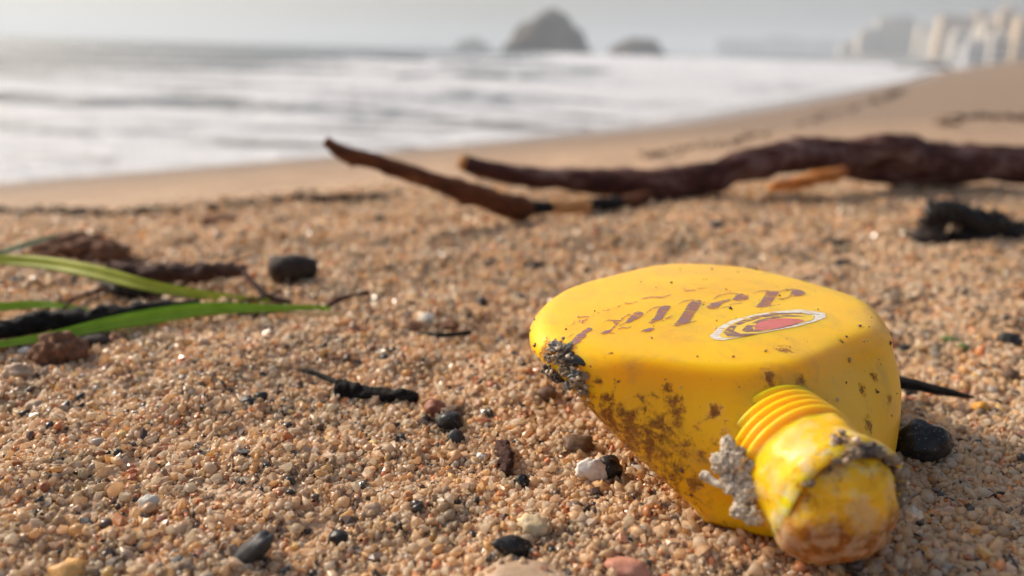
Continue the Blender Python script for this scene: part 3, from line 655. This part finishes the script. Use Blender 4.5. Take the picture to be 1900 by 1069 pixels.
for an_, n_ in ((60, 24), (75, 34), (100, 50), (118, 30), (140, 40), (160, 50), (178, 50), (196, 45), (30, 20), (10, 18)):
    a_ = math.radians(an_); d_ = _e1 * math.cos(a_) + _e2 * math.sin(a_); clump('sand_crust', Rr + axv * (Lc + 1.6 * mm) + d_ * 11.3 * mm, (.0011, .0007, .0006), int(n_ * .12), .0002, .00045, MP if an_ < 130 else BP)
for i, (an_, rr_) in enumerate(((66, 1.3), (84, 1.6), (98, 2.1), (112, 1.5), (132, 1.6), (152, 2.0), (168, 1.8), (184, 2.0), (200, 1.6), (36, 1.2))):
    a_ = math.radians(an_); me = rock_mesh('dried_crust', rr_ * mm, rr_ * .8 * mm, rr_ * .6 * mm, 4, .5, 2.4, 120 + i); o = link('dried_crust', me, CR[0] if i != 2 else CR[1]); o.location = Rr + axv * (Lc + 1.0 * mm) + (_e1 * math.cos(a_) + _e2 * math.sin(a_)) * 11.6 * mm; child(o)
clump('sand_crust', Rr + axv * (Lc + 1 * mm) + Vector((.0125, 0, -.001)), (.0006, .0005, .0008), 25, .0003, .0007, BP)

# ================================================================== DRIFTWOOD
def bark(name, c1, c2, c3, sc=60, bd=.002):
    t = NT(name); co = t.coord(); mp = t.new('ShaderNodeMapping'); mp.inputs['Scale'].default_value = (.5, 1, 1.4); t.l(co, mp.inputs[0])
    f = t.noise(sc, 7, .7, mp.outputs[0], .5); t.set(**{'Base Color': t.ramp(f, [(.32, c1), (.50, c2), (.66, c3)]), 'Roughness': .75}); t.bump(t.noise(sc * 4, 5, .7, mp.outputs[0]), bd); t.b.inputs['Specular IOR Level'].default_value = .22; return t.m
BARK = bark('dark_bark', (.020, .008, .006), (.070, .022, .016), (.27, .17, .145))
BARK2 = bark('brown_bark', (.055, .018, .009), (.13, .042, .016), (.22, .09, .035), 90)
CUT = bark('cut_wood', (.38, .17, .06), (.52, .26, .10), (.60, .36, .17), 120, .0006)
CHAR = bark('charred_wood', (.006, .005, .005), (.012, .010, .009), (.035, .028, .025), 500, .0008); CHAR.node_tree.nodes['Principled BSDF'].inputs['Specular IOR Level'].default_value = .25
br = empty('driftwood_branch', G(1500, 350)); tag(br, 'long dark forked driftwood branch lying across the beach behind the bottle', 'driftwood')
bi = Matrix.Translation(-br.location)
def bch(o): o.parent = br; o.matrix_parent_inverse = bi; return o
def atY(px, py, D): d = ray(px, py); return CAM + d * (D / d.y)
def path(l): return [atY(a, b, D) for a, b, D, r in l], [r * atY(a, b, D).y / FPX for a, b, D, r in l]
tr_ = [(862, 302, .50, 15), (905, 316, .50, 17), (990, 330, .505, 20), (1080, 335, .51, 21), (1150, 342, .51, 26), (1215, 346, .51, 29), (1290, 337, .515, 31), (1380, 310, .53, 32), (1470, 289, .55, 33), (1560, 286, .57, 36), (1650, 293, .58, 40), (1740, 300, .59, 39), (1830, 306, .60, 35), (1930, 309, .61, 31), (2050, 312, .63, 32), (2200, 318, .66, 28)]
p_, r_ = path(tr_); bch(tube_obj('trunk', p_, r_, BARK, seg=28, amp=.30, fr=34, sub=10))
e0 = atY(858, 300, .4985); dirc = (p_[0] - p_[1]).normalized(); bch(tube_obj('cut_end', [p_[0] + dirc * -.001, p_[0] + dirc * .0035], [r_[0] * 1.02, r_[0] * .9], CUT, seg=16, amp=.05, sub=2))
si = [(604, 262, .40, 9), (640, 284, .40, 12), (700, 302, .405, 14), (780, 328, .41, 14), (850, 352, .415, 17), (910, 372, .42, 19), (955, 384, .425, 18), (985, 388, .43, 12)]
p_, r_ = path(si); bch(tube_obj('side_branch', p_, [q * 1.22 for q in r_], BARK2, seg=20, amp=.34, fr=55, seed=4, sub=9))
for q in ([(640, 286, .40, 9), (650, 300, .40, 6), (655, 310, .40, 3)], [(735, 315, .408, 10), (742, 330, .408, 4)], [(930, 372, .42, 13), (885, 374, .418, 9), (852, 376, .417, 6)]):
    p_, r_ = path(q); bch(tube_obj('knot', p_, r_, BARK2, seg=12, amp=.2, fr=60, sub=4))
for q, m in (([(966, 385, .43, 13), (1000, 385, .435, 13), (1022, 384, .44, 12)], CHAR), ([(1018, 383, .44, 13), (1060, 383, .445, 15), (1092, 380, .45, 14)], CUT), ([(1088, 381, .455, 13), (1120, 379, .46, 13), (1148, 376, .47, 12)], CHAR), ([(1144, 376, .47, 11), (1180, 372, .49, 14), (1205, 366, .50, 14)], BARK2)):
    p_, r_ = path(q); bch(tube_obj('lower_branch', p_, r_, m, seg=14, amp=.15, fr=60, sub=4))
p_, r_ = path([(1430, 349, .50, 8), (1460, 342, .505, 12), (1500, 334, .51, 14), (1540, 326, .52, 13), (1562, 320, .545, 11)])
t = bark('torn_orange_wood', (.20, .05, .02), (.60, .20, .045), (.72, .36, .10), 70); bch(tube_obj('broken_stub', p_, r_, t, seg=14, amp=.3, fr=60, sub=4))

p_, r_ = path([(1540, 312, .57, 14), (1600, 318, .575, 24), (1680, 324, .58, 22), (1780, 326, .59, 18)]); bch(tube_obj('knot', p_, r_, BARK, seg=20, amp=.3, fr=34, sub=6))
# ================================================================== LEAVES, STICKS, STONES
def leafm(name, c1, c2):
    t = NT(name); co = t.coord(); f = t.noise(120, 5, .6); t.set(**{'Base Color': t.ramp(f, [(.35, c1), (.65, c2)]), 'Roughness': .5, 'Specular IOR Level': .3})
    tr = t.new('ShaderNodeBsdfTranslucent'); tr.inputs[0].default_value = (*c2, 1); mx = t.new('ShaderNodeMixShader'); mx.inputs[0].default_value = .35; t.l(t.b.outputs[0], mx.inputs[1]); t.l(tr.outputs[0], mx.inputs[2]); t.l(mx.outputs[0], t.out.inputs[0]); return t.m
LEAF = leafm('fresh_green_leaf', (.24, .40, .02), (.36, .55, .05)); LEAFY = leafm('yellow_green_leaf', (.36, .40, .03), (.55, .58, .08)); LEAFP = leafm('pale_leaf', (.25, .27, .14), (.36, .38, .22))
def blade(name, pts, mat, label, cat='leaf', group='long leaf blades washed up beside the black stick'):
    """pts: px, py, height above sand, half width in px"""
    C = []
    for a, b, hgt, hw in pts:
        g = W(a, b, hgt); C.append((g, hw * PX(g)))
    cs = catmull([np.array([*c[0], c[1]]) for c in C] , len(C) * 8)[:(len(C) - 1) * 8 + 1]; vs, fs = [], []
    n = len(cs)
    for i, c in enumerate(cs):
        a = Vector(cs[max(i - 1, 0)][:3]); b = Vector(cs[min(i + 1, n - 1)][:3]); tg = (b - a).normalized(); sd_ = tg.cross(Vector((0, -.75, .66))).normalized(); up = sd_.cross(tg).normalized(); w = max(c[3], .0001); p = Vector(c[:3])
        if up.z < 0: up = -up
        for u, z in ((-1, .25), (-.5, .06), (0, -.12), (.5, .06), (1, .25), (.5, -.02), (0, -.2), (-.5, -.02)): vs.append(p + sd_ * w * u + up * w * z)
    for i in range(n - 1):
        for j in range(8): fs.append((i * 8 + j, i * 8 + (j + 1) % 8, (i + 1) * 8 + (j + 1) % 8, (i + 1) * 8 + j))
    fs.append(tuple(range(8))); fs.append(tuple(reversed(range((n - 1) * 8, n * 8))))
    o = link(name, mesh(name, vs, fs), mat); c0 = vs[n // 2 * 8]; recenter(o, c0); tag(o, label, cat, group); return o
blade('leaf_blade', [(-160, 500, .012, 8), (-60, 484, .013, 11), (0, 483, .013, 11), (90, 490, .013, 13), (180, 507, .012, 14), (280, 532, .009, 12), (380, 548, .005, 9), (475, 556, .003, 3)], LEAFY, 'long yellow green leaf blade arching above the black stick')
blade('leaf_blade', [(-60, 650, .003, 7), (20, 637, .003, 8), (110, 622, .003, 11), (200, 603, .004, 15), (290, 588, .0045, 17), (380, 575, .005, 14), (480, 573, .004, 9), (595, 577, .002, 2)], LEAF, 'bright green leaf blade lying under the black stick')
blade('leaf_blade', [(-60, 566, .004, 8), (0, 570, .004, 9), (60, 566, .004, 8), (110, 568, .004, 6), (160, 577, .003, 2)], LEAF, 'short green leaf blade at the picture edge above the black stick')
blade('leaf_blade', [(-60, 490, .012, 8), (0, 472, .013, 9), (50, 455, .014, 9), (105, 438, .015, 4)], LEAFP, 'pale leaf blade tilted upwards in front of the brown weed clump')
def stick(name, pts, mat, label, cat='stick', group=None, amp=.2, fr=150, seed=0, seg=14):
    """pts: px, py (centre line), height above z=0, radius px"""
    P = [W(a, b, h) for a, b, h, r in pts]; rr = [r * PX(p) for p, (a, b, h, r) in zip(P, pts)]
    o = tube_obj(name, P, rr, mat, seg=20, amp=amp * 1.9, fr=fr * 1.6, seed=seed, sub=9); recenter(o, P[len(P) // 2]); tag(o, label, cat, group); return o
stick('stick', [(-120, 640, .005, 19), (0, 612, .005, 19), (90, 596, .005, 17), (140, 590, .005, 18), (200, 585, .005, 16), (280, 573, .0045, 14), (370, 562, .004, 6)], CHAR, 'black knobbly stick crossing the green leaf blades', amp=.25)
BRN = bark('reddish_brown_bark', (.04, .018, .014), (.085, .04, .03), (.15, .08, .06), 150)
stick('stick', [(205, 503, .007, 17), (270, 507, .007, 17), (340, 506, .0075, 16), (400, 504, .008, 14), (455, 500, .009, 10)], BRN, 'stubby reddish brown stick behind the green leaf tips', amp=.3)
stick('twig', [(452, 505, .009, 5), (475, 530, .006, 5), (505, 553, .003, 6), (540, 560, .002, 5)], BRN, 'thin bent twig hanging off the stubby brown stick', amp=.2)
stick('twig', [(604, 570, .002, 5), (630, 555, .004, 5), (660, 547, .005, 4), (684, 543, .006, 5)], BRN, 'small brown twig with upturned tip past the green leaf point')
STRAW = stone_mat('straw', (.40, .27, .13), (.52, .38, .2)); stick('straw', [(500, 577, .002, 3), (600, 583, .002, 4), (700, 587, .001, 2)], STRAW, 'pale straw running out from the tip of the green leaf', 'straw', amp=.05)
stick('stick', [(560, 686, .0030, 2.5), (575, 690, .0030, 5), (600, 699, .0024, 5), (628, 712, .002, 5)], CHAR, 'thin black twig touching the thick black stick end', 'twig', amp=.15)
stick('stick', [(622, 722, .0022, 14), (630, 722, .0022, 18), (648, 724, .0022, 15), (680, 730, .002, 12), (720, 732, .002, 12), (752, 735, .002, 12), (776, 738, .0015, 7)], CHAR, 'short thick black stick with ringed end lying left of the bottle', amp=.25, fr=300)
stick('stick', [(1640, 706, .0035, 12), (1690, 713, .003, 11), (1740, 724, .0025, 9), (1775, 731, .002, 6), (1808, 738, .002, 2)], CHAR, 'straight black pointed stick sticking out behind the bottle', amp=.08)
stick('stick', [(780, 617, .001, 3), (820, 622, .001, 5), (874, 617, .001, 4)], CHAR, 'tiny dark stick below the small grey flat stone', 'stick')
stick('stick', [(930, 822, .002, 10), (938, 845, .002, 13), (940, 865, .0015, 11), (936, 880, .001, 8)], BRN, 'small dark brown curled bark piece below the bottle flank', 'bark', amp=.35, fr=400)
def cols(c): return c
ST = {
 'charcoal': stone_mat('black_stone', (.012, .011, .011), (.028, .026, .025), 700, .35, .0001, (.30, .27, .22)),
 'slate': stone_mat('grey_slate', (.030, .030, .032), (.06, .058, .058), 500, .5, .0001),
 'brown': stone_mat('brown_stone', (.09, .05, .03), (.17, .10, .06), 600, .55),
 'red': stone_mat('red_stone', (.22, .08, .045), (.34, .13, .075), 600, .55),
 'orange': stone_mat('orange_stone', (.55, .28, .08), (.68, .38, .13), 400, .5),
 'amber': stone_mat('amber_stone', (.62, .27, .03), (.72, .36, .06), 400, .35),
 'pink': stone_mat('pink_stone', (.42, .17, .11), (.55, .27, .19), 350, .55),
 'tan': stone_mat('tan_stone', (.38, .26, .17), (.48, .34, .23), 350, .6),
 'white': stone_mat('white_shell', (.68, .64, .58), (.80, .77, .72), 500, .45),
 'grey': stone_mat('light_grey_stone', (.46, .43, .38), (.62, .58, .52), 500, .6),
 'clod': stone_mat('clod', (.10, .045, .025), (.28, .14, .08), 420, .9, .0006),
 'wood': stone_mat('dark_wood', (.016, .013, .012), (.05, .032, .024), 350, .7, .0005),
 'green': stone_mat('weed_green', (.10, .13, .04), (.20, .22, .09), 500, .7, .0004),
 'cream': stone_mat('cream_shell', (.55, .40, .22), (.68, .55, .36), 400, .5, .0003)}
seedc = [20]
def pebble(name, px, py, w, h, mat, label, cat='pebble', rot=0, lift=.5, dk=.8, amp=.28, fr=1.6, group=None, sub=3):
    """centre px/py, width and height in photo px; rests on the sand under its lower edge"""
    seedc[0] += 1; g = G(px, py + h * .4); s = PX(g); sx_, sz_ = w * s / 2, h * s / 2 * 1.02; sy_ = sx_ * dk
    me = rock_mesh(name, sx_, sy_, sz_, sub, amp, fr, seedc[0]); o = link(name, me, ST[mat]); o.location = (g.x, g.y + sy_ * .5, g.z + sz_ * lift); o.rotation_euler = (0, R(rot), R(random.uniform(-15, 15)))
    tag(o, label, cat, group); return o
pebble('pebble', 1716, 826, 104, 80, 'charcoal', 'large glossy black stone resting against the bottle by its neck', dk=.7, amp=.2, lift=.7, sub=4)
pebble('pebble', 835, 787, 54, 36, 'charcoal', 'smooth black rounded pebble lying in the open sand left of the bottle', dk=.7, lift=.95)
pebble('pebble', 845, 812, 34, 34, 'slate', 'dark slate chip poking out under the smooth black pebble', amp=.35, fr=2, lift=.5)
pebble('pebble', 840, 765, 42, 26, 'brown', 'dark brown angular pebble touching the smooth black pebble from behind', amp=.3, fr=2)
pebble('pebble', 806, 756, 42, 34, 'red', 'reddish brown pebble between the black stick and the black pebble', amp=.25)
pebble('pebble', 458, 744, 28, 22, 'slate', 'small dark grey pebble, half of the pair alone on the left sand', rot=-15)
pebble('pebble', 482, 737, 26, 22, 'charcoal', 'small black pebble, glossier half of the pair alone on the left sand')
pebble('pebble', 1014, 731, 42, 34, 'brown', 'round dark brown pebble tucked under the crusted bottle end', lift=.4)
pebble('pebble', 1072, 826, 60, 34, 'brown', 'brown angular stone shadowed beneath the bottle flank', amp=.35, fr=2)
pebble('shell_fragment', 1096, 874, 56, 54, 'white', 'bright white broken shell fragment standing beside the bottle', 'shell', lift=.75, amp=.45, fr=1.6, dk=.45)
pebble('pebble', 1128, 866, 50, 60, 'charcoal', 'black stone half hidden between white shell and bottle', dk=.8, amp=.25)
pebble('pebble', 968, 893, 28, 30, 'charcoal', 'tiny black stone below the curled bark piece', amp=.4, fr=2)
pebble('shell_fragment', 893, 847, 20, 16, 'white', 'tiny white bead shaped shell bit, upper one of the two', 'shell')
pebble('shell_fragment', 880, 857, 20, 13, 'cream', 'tiny cream shell bit touching the white bead shaped one', 'shell')
pebble('pebble', 953, 1019, 82, 38, 'charcoal', 'black oval pebble at the lower picture edge', rot=18, dk=.5, amp=.2, lift=.8)
pebble('pebble', 627, 999, 40, 32, 'charcoal', 'small round black pebble half sunk among coarse grains near the lower edge', amp=.25)
pebble('slate_shard', 462, 1036, 124, 40, 'slate', 'flat dark grey slate shard leaning at the lower picture edge', 'stone', rot=-42, dk=.45, amp=.28, fr=1.3, lift=1.0)
pebble('pebble', 122, 1062, 68, 40, 'orange', 'smooth orange pebble at the lower left corner', lift=.5)
pebble('pebble', 1162, 1056, 84, 38, 'pink', 'pink rounded pebble at the lower edge beneath the bottle', lift=.5, dk=.6)
pebble('pebble', 975, 1082, 170, 30, 'tan', 'wide flat tan stone cut by the lower picture edge', lift=.3, dk=.6)
pebble('shell_fragment', 990, 975, 60, 46, 'cream', 'cream coloured ragged shell piece above the black oval pebble', 'shell', amp=.45, fr=2.4, lift=.4, rot=25)
pebble('pebble', 690, 945, 32, 26, 'tan', 'pale tan pebble with rounded top standing among coarse grains', lift=.6)
pebble('pebble', 298, 964, 22, 14, 'red', 'small flat red pebble on the lower left sand')
pebble('pebble', 281, 943, 16, 20, 'slate', 'tiny black chip leaning on a clear quartz grain')
pebble('pebble', 274, 932, 40, 32, 'grey', 'clear whitish quartz pebble on the lower left sand', lift=.4)
pebble('pebble', 330, 1043, 34, 20, 'slate', 'small bluish grey pebble near the slate shard')
pebble('pebble', 372, 1026, 24, 16, 'pink', 'small pink pebble above the slate shard')
pebble('pebble', 1822, 757, 30, 26, 'amber', 'small amber orange translucent pebble on the right sand', amp=.25, fr=1.8, lift=.6)
pebble('pebble', 1878, 698, 34, 30, 'brown', 'rounded light brown pebble at the right edge', lift=.6)
pebble('pebble', 1876, 631, 40, 34, 'charcoal', 'black jagged pebble with pale foot at the right edge', amp=.4, fr=2.4)
pebble('pebble', 1680, 645, 22, 14, 'charcoal', 'small oval black pebble just past the bottle corner')
pebble('pebble', 1687, 729, 26, 22, 'slate', 'dark greenish pebble under the straight pointed stick')
pebble('pebble', 1722, 618, 30, 13, 'brown', 'thin brown pebble lying beyond the bottle corner')
pebble('seaweed_scrap', 1768, 631, 36, 16, 'green', 'green scrap of weed on the right sand, paler curled end', 'seaweed', rot=12, amp=.4, fr=2.5)
pebble('seaweed_scrap', 1792, 646, 26, 16, 'green', 'green scrap of weed on the right sand, darker lower end', 'seaweed', rot=30, amp=.4, fr=2.5)
pebble('clod', 108, 652, 92, 70, 'clod', 'crumbly reddish brown clod in front of the black stick', 'clod', amp=.45, fr=2.2, lift=.6, sub=4, dk=.7)
pebble('clod', 28, 690, 50, 34, 'tan', 'tan crumbly lump at the left edge below the clod', 'clod', amp=.35, fr=2)
pebble('pebble', 44, 652, 28, 18, 'grey', 'pale grey pebble between black stick and reddish clod')
pebble('pebble', 170, 632, 60, 24, 'wood', 'dark flattened bark lump under the green leaf', 'bark', amp=.3)
pebble('pebble', 62, 752, 36, 26, 'tan', 'pale rounded pebble on the left sand below the clod', lift=.4)
wb = empty('wood_chunk', G(538, 527)); tag(wb, 'short chunk of dark wood with paler brown end standing alone on the sand', 'wood'); wi = Matrix.Translation(-wb.location)
Dc = G(538, 524).y
def wch(o): o.parent = wb; o.matrix_parent_inverse = wi; return o
s0 = Dc / FPX; wch(tube_obj('bark', [atY(512, 500, Dc), atY(535, 498, Dc), atY(560, 500, Dc + .004), atY(576, 502, Dc + .007)], [28 * s0, 28 * s0, 26 * s0, 24 * s0], ST['wood'], seg=24, amp=.22, fr=90, sub=7))
wch(tube_obj('cut_end', [atY(513, 501, Dc), atY(502, 503, Dc - .001)], [27 * s0, 25 * s0], ST['brown'], seg=18, amp=.2, fr=120, sub=4))
pebble('pebble', 790, 592, 34, 22, 'grey', 'small grey flat stone leaning beside tiny dark stick', amp=.3, rot=-20)
pebble('bark_or_shade_piece', 772, 606, 44, 18, 'clod', 'brown bark scrap beside the small grey flat stone', 'bark', rot=14, amp=.4, fr=2.4)
pebble('bark_or_shade_piece', 826, 604, 52, 16, 'clod', 'brown bark scrap lying just above the tiny dark stick', 'bark', rot=-6, amp=.4, fr=2.4)
pebble('pebble', 893, 560, 22, 22, 'slate', 'small dark pebble behind the grey flat stone', amp=.3)
pebble('pebble', 965, 552, 26, 16, 'slate', 'dark pebble near the rounded far end of the bottle', amp=.3)
pebble('wood_chip', 990, 490, 34, 12, 'wood', 'small dark wood chip on the sand beyond the bottle end', 'wood')
pebble('wood_chip', 1550, 451, 66, 15, 'wood', 'flat dark wood chip on the sand behind the bottle', 'wood', dk=.4)
pebble('pebble', 1563, 487, 30, 14, 'slate', 'bluish grey pebble below the flat dark wood chip')
pebble('pebble', 1505, 517, 30, 12, 'brown', 'brown pebble just beyond the back edge of the bottle')
pebble('pebble', 1328, 417, 30, 14, 'slate', 'small grey pebble between the bottle and the big branch')
pebble('pebble', 20, 521, 44, 10, 'wood', 'dark flat bark scrap under the yellow green leaf', 'bark')
pebble('clod', 402, 408, 60, 26, 'clod', 'brown clod half buried on the far left sand', 'clod', amp=.3)
pebble('weed_clump', 120, 460, 130, 46, 'clod', 'brown tangled weed clump behind the leaf blades', 'seaweed', amp=.4, fr=2.6, lift=.7, sub=4)
pebble('weed_clump', 190, 470, 80, 40, 'clod', 'smaller brown weed lump next to the tangled clump', 'seaweed', amp=.4, fr=2.6, lift=.7, sub=4)
pebble('bark_or_shade_piece', 240, 536, 130, 26, 'wood', 'dark lump standing in for the shade between the arching leaf and the black stick', 'bark', amp=.3, rot=8)  # dark solid added to draw the shade under the stubby brown stick
ft = empty('root_tangle', G(150, 545)); tag(ft, 'tangle of thin brown root fibres around the leaf blades and black stick', 'roots'); fi = Matrix.Translation(-ft.location)
for i in range(34):
    a0, b0 = random.uniform(40, 470), random.uniform(500, 600); g0 = G(a0, b0, .001); an = random.uniform(-.5, .9); ln = random.uniform(.008, .03)
    P_ = [g0, g0 + Vector((math.cos(an) * ln * .5, math.sin(an) * ln * .5, random.uniform(.001, .005))), g0 + Vector((math.cos(an + .5) * ln, math.sin(an + .5) * ln, random.uniform(0, .004)))]
    o = tube_obj('fibre', P_, [.0005, .00045, .0002], BRN, seg=6, amp=.3, fr=300, sub=4); o.parent = ft; o.matrix_parent_inverse = fi
# loose black weed on the right
sw = empty('seaweed_clump', G(1790, 450)); tag(sw, 'black tangled seaweed clump with a looped stem on the right sand', 'seaweed'); swi = Matrix.Translation(-sw.location)
def swc(o): o.parent = sw; o.matrix_parent_inverse = swi; return o
Dw = G(1790, 448).y
for l in ([(1722, 402, 0, 12), (1740, 389, 0, 15), (1765, 388, 0, 16), (1795, 400, 0, 18), (1830, 420, 0, 20), (1870, 432, 0, 17), (1920, 440, 0, 13), (1980, 446, 0, 10)], [(1738, 392, .0, 9), (1735, 415, 0, 10), (1742, 440, 0, 9)], [(1785, 400, 0, 8), (1800, 425, 0, 10), (1815, 445, 0, 9)]):
    P_ = [atY(a, b, Dw) for a, b, _, r in l]; swc(tube_obj('stem', P_, [r * Dw / FPX for _, _, _, r in l], ST['charcoal'], seg=10, amp=.3, fr=120, sub=5))
for i, (a, b, w_, h_) in enumerate(((1742, 398, 22, 15), (1775, 398, 26, 16), (1808, 412, 24, 20), (1838, 420, 30, 24), (1872, 434, 34, 18), (1730, 425, 22, 26), (1905, 442, 30, 16), (1720, 441, 34, 14), (1800, 440, 40, 10))):
    me = rock_mesh('frond_mass', w_ * Dw / FPX, w_ * .7 * Dw / FPX, h_ * Dw / FPX, 4, .75, 2.6, 60 + i); o = link('frond_mass', me, ST['wood']); o.location = atY(a, b, Dw); swc(o)
for i in range(90):
    a0 = random.uniform(1725, 1885); b0 = 396 + max(0, a0 - 1780) * .35 + random.uniform(-8, 14); an = random.uniform(-2.6, -.5); ln = random.uniform(12, 34); P_ = [atY(a0, b0, Dw + random.uniform(-.01, .01)), atY(a0 + math.cos(an) * ln * .6, b0 + math.sin(an) * ln * .6, Dw), atY(a0 + math.cos(an + .4) * ln, b0 + math.sin(an + .4) * ln, Dw + random.uniform(-.01, .01))]
    swc(tube_obj('frond', P_, [2.2 * Dw / FPX, 1.8 * Dw / FPX, .8 * Dw / FPX], ST['charcoal'], seg=6, amp=.1, sub=3))
pebble('pebble', 1773, 432, 28, 44, 'tan', 'tan pebble held in the loop of the black seaweed', lift=.7)
pebble('clod', 1725, 440, 62, 34, 'wood', 'crumbled brown lump at the near end of the black seaweed', 'clod', amp=.45, fr=2.6)
# scattered drift litter: tide lines far up and down the beach
Vs, Fs, Cs, off = [], [], [], 0
LP = np.array([(.02, .014, .010, 0, 6), (.06, .035, .022, 0, 4), (.035, .035, .034, 0, 1.5), (.12, .06, .035, 0, 2)])
def line(pts, n, jy, wpx, hpx):
    for i in range(n):
        u = random.random() * (len(pts) - 1); a = int(u); f = u - a
        px = pts[a][0] * (1 - f) + pts[a + 1][0] * f; py = pts[a][1] * (1 - f) + pts[a + 1][1] * f + random.gauss(0, jy)
        g = G(px, py); s = PX(g); yield g, s * wpx * random.uniform(.3, 1.2), s * hpx * random.uniform(.4, 1.3)
items = list(line([(-60, 398), (100, 392), (220, 396), (330, 390), (470, 377), (560, 370), (640, 368), (740, 362)], 380, 3, 13, 3.6)) + list(line([(1180, 292), (1260, 282), (1340, 268), (1430, 250)], 60, 4, 9, 2)) + \
        list(line([(1480, 232), (1560, 210), (1640, 190), (1680, 172)], 60, 4, 8, 1.8)) + list(line([(1740, 232), (1800, 226), (1880, 222), (1960, 220)], 55, 3.5, 12, 3)) + \
        list(line([(-50, 470), (600, 440), (1200, 430), (1900, 400)], 90, 35, 7, 3.5)) + list(line([(-50, 560), (600, 520), (1000, 500)], 60, 30, 6, 3.5)) + list(line([(0, 800), (1000, 800)], 260, 130, 4, 3.2)) + list(line([(1650, 600), (1900, 560)], 50, 60, 7, 5)) + list(line([(1700, 800), (1900, 800)], 70, 120, 4, 3))
P = np.array([(g.x, g.y, g.z + h * .3 + max(0, g.y - .5) * .004) for g, w, h in items]); n = len(P); k = len(ICO[0]); sc3 = np.array([(w, w * random.uniform(.3, .9), h) for g, w, h in items])
L_ = ICO[0][None] * (1 + .25 * rng.normal(size=(n, k, 1))) * sc3[:, None, :]; an = rng.uniform(-.5, .5, n); ca, sa = np.cos(an), np.sin(an)
V = np.stack([L_[..., 0] * ca[:, None] - L_[..., 1] * sa[:, None], L_[..., 0] * sa[:, None] + L_[..., 1] * ca[:, None], L_[..., 2]], -1) + P[:, None, :]
Fa = (ICO[1][None] + (np.arange(n) * k)[:, None, None]).reshape(-1, 3); c = LP[rng.choice(len(LP), n, p=LP[:, 4] / LP[:, 4].sum())][:, :4]
t = NT('dark_litter'); at = t.new('ShaderNodeAttribute', attribute_name='tint'); t.set(**{'Base Color': at.outputs['Color'], 'Roughness': .9, 'Specular IOR Level': .1})
dl = bulk('drift_litter', V.reshape(-1, 3), Fa, t.m, np.repeat(c, k, 0)); tag(dl, kind='stuff', label='dark flecks of drift litter along the tide lines')
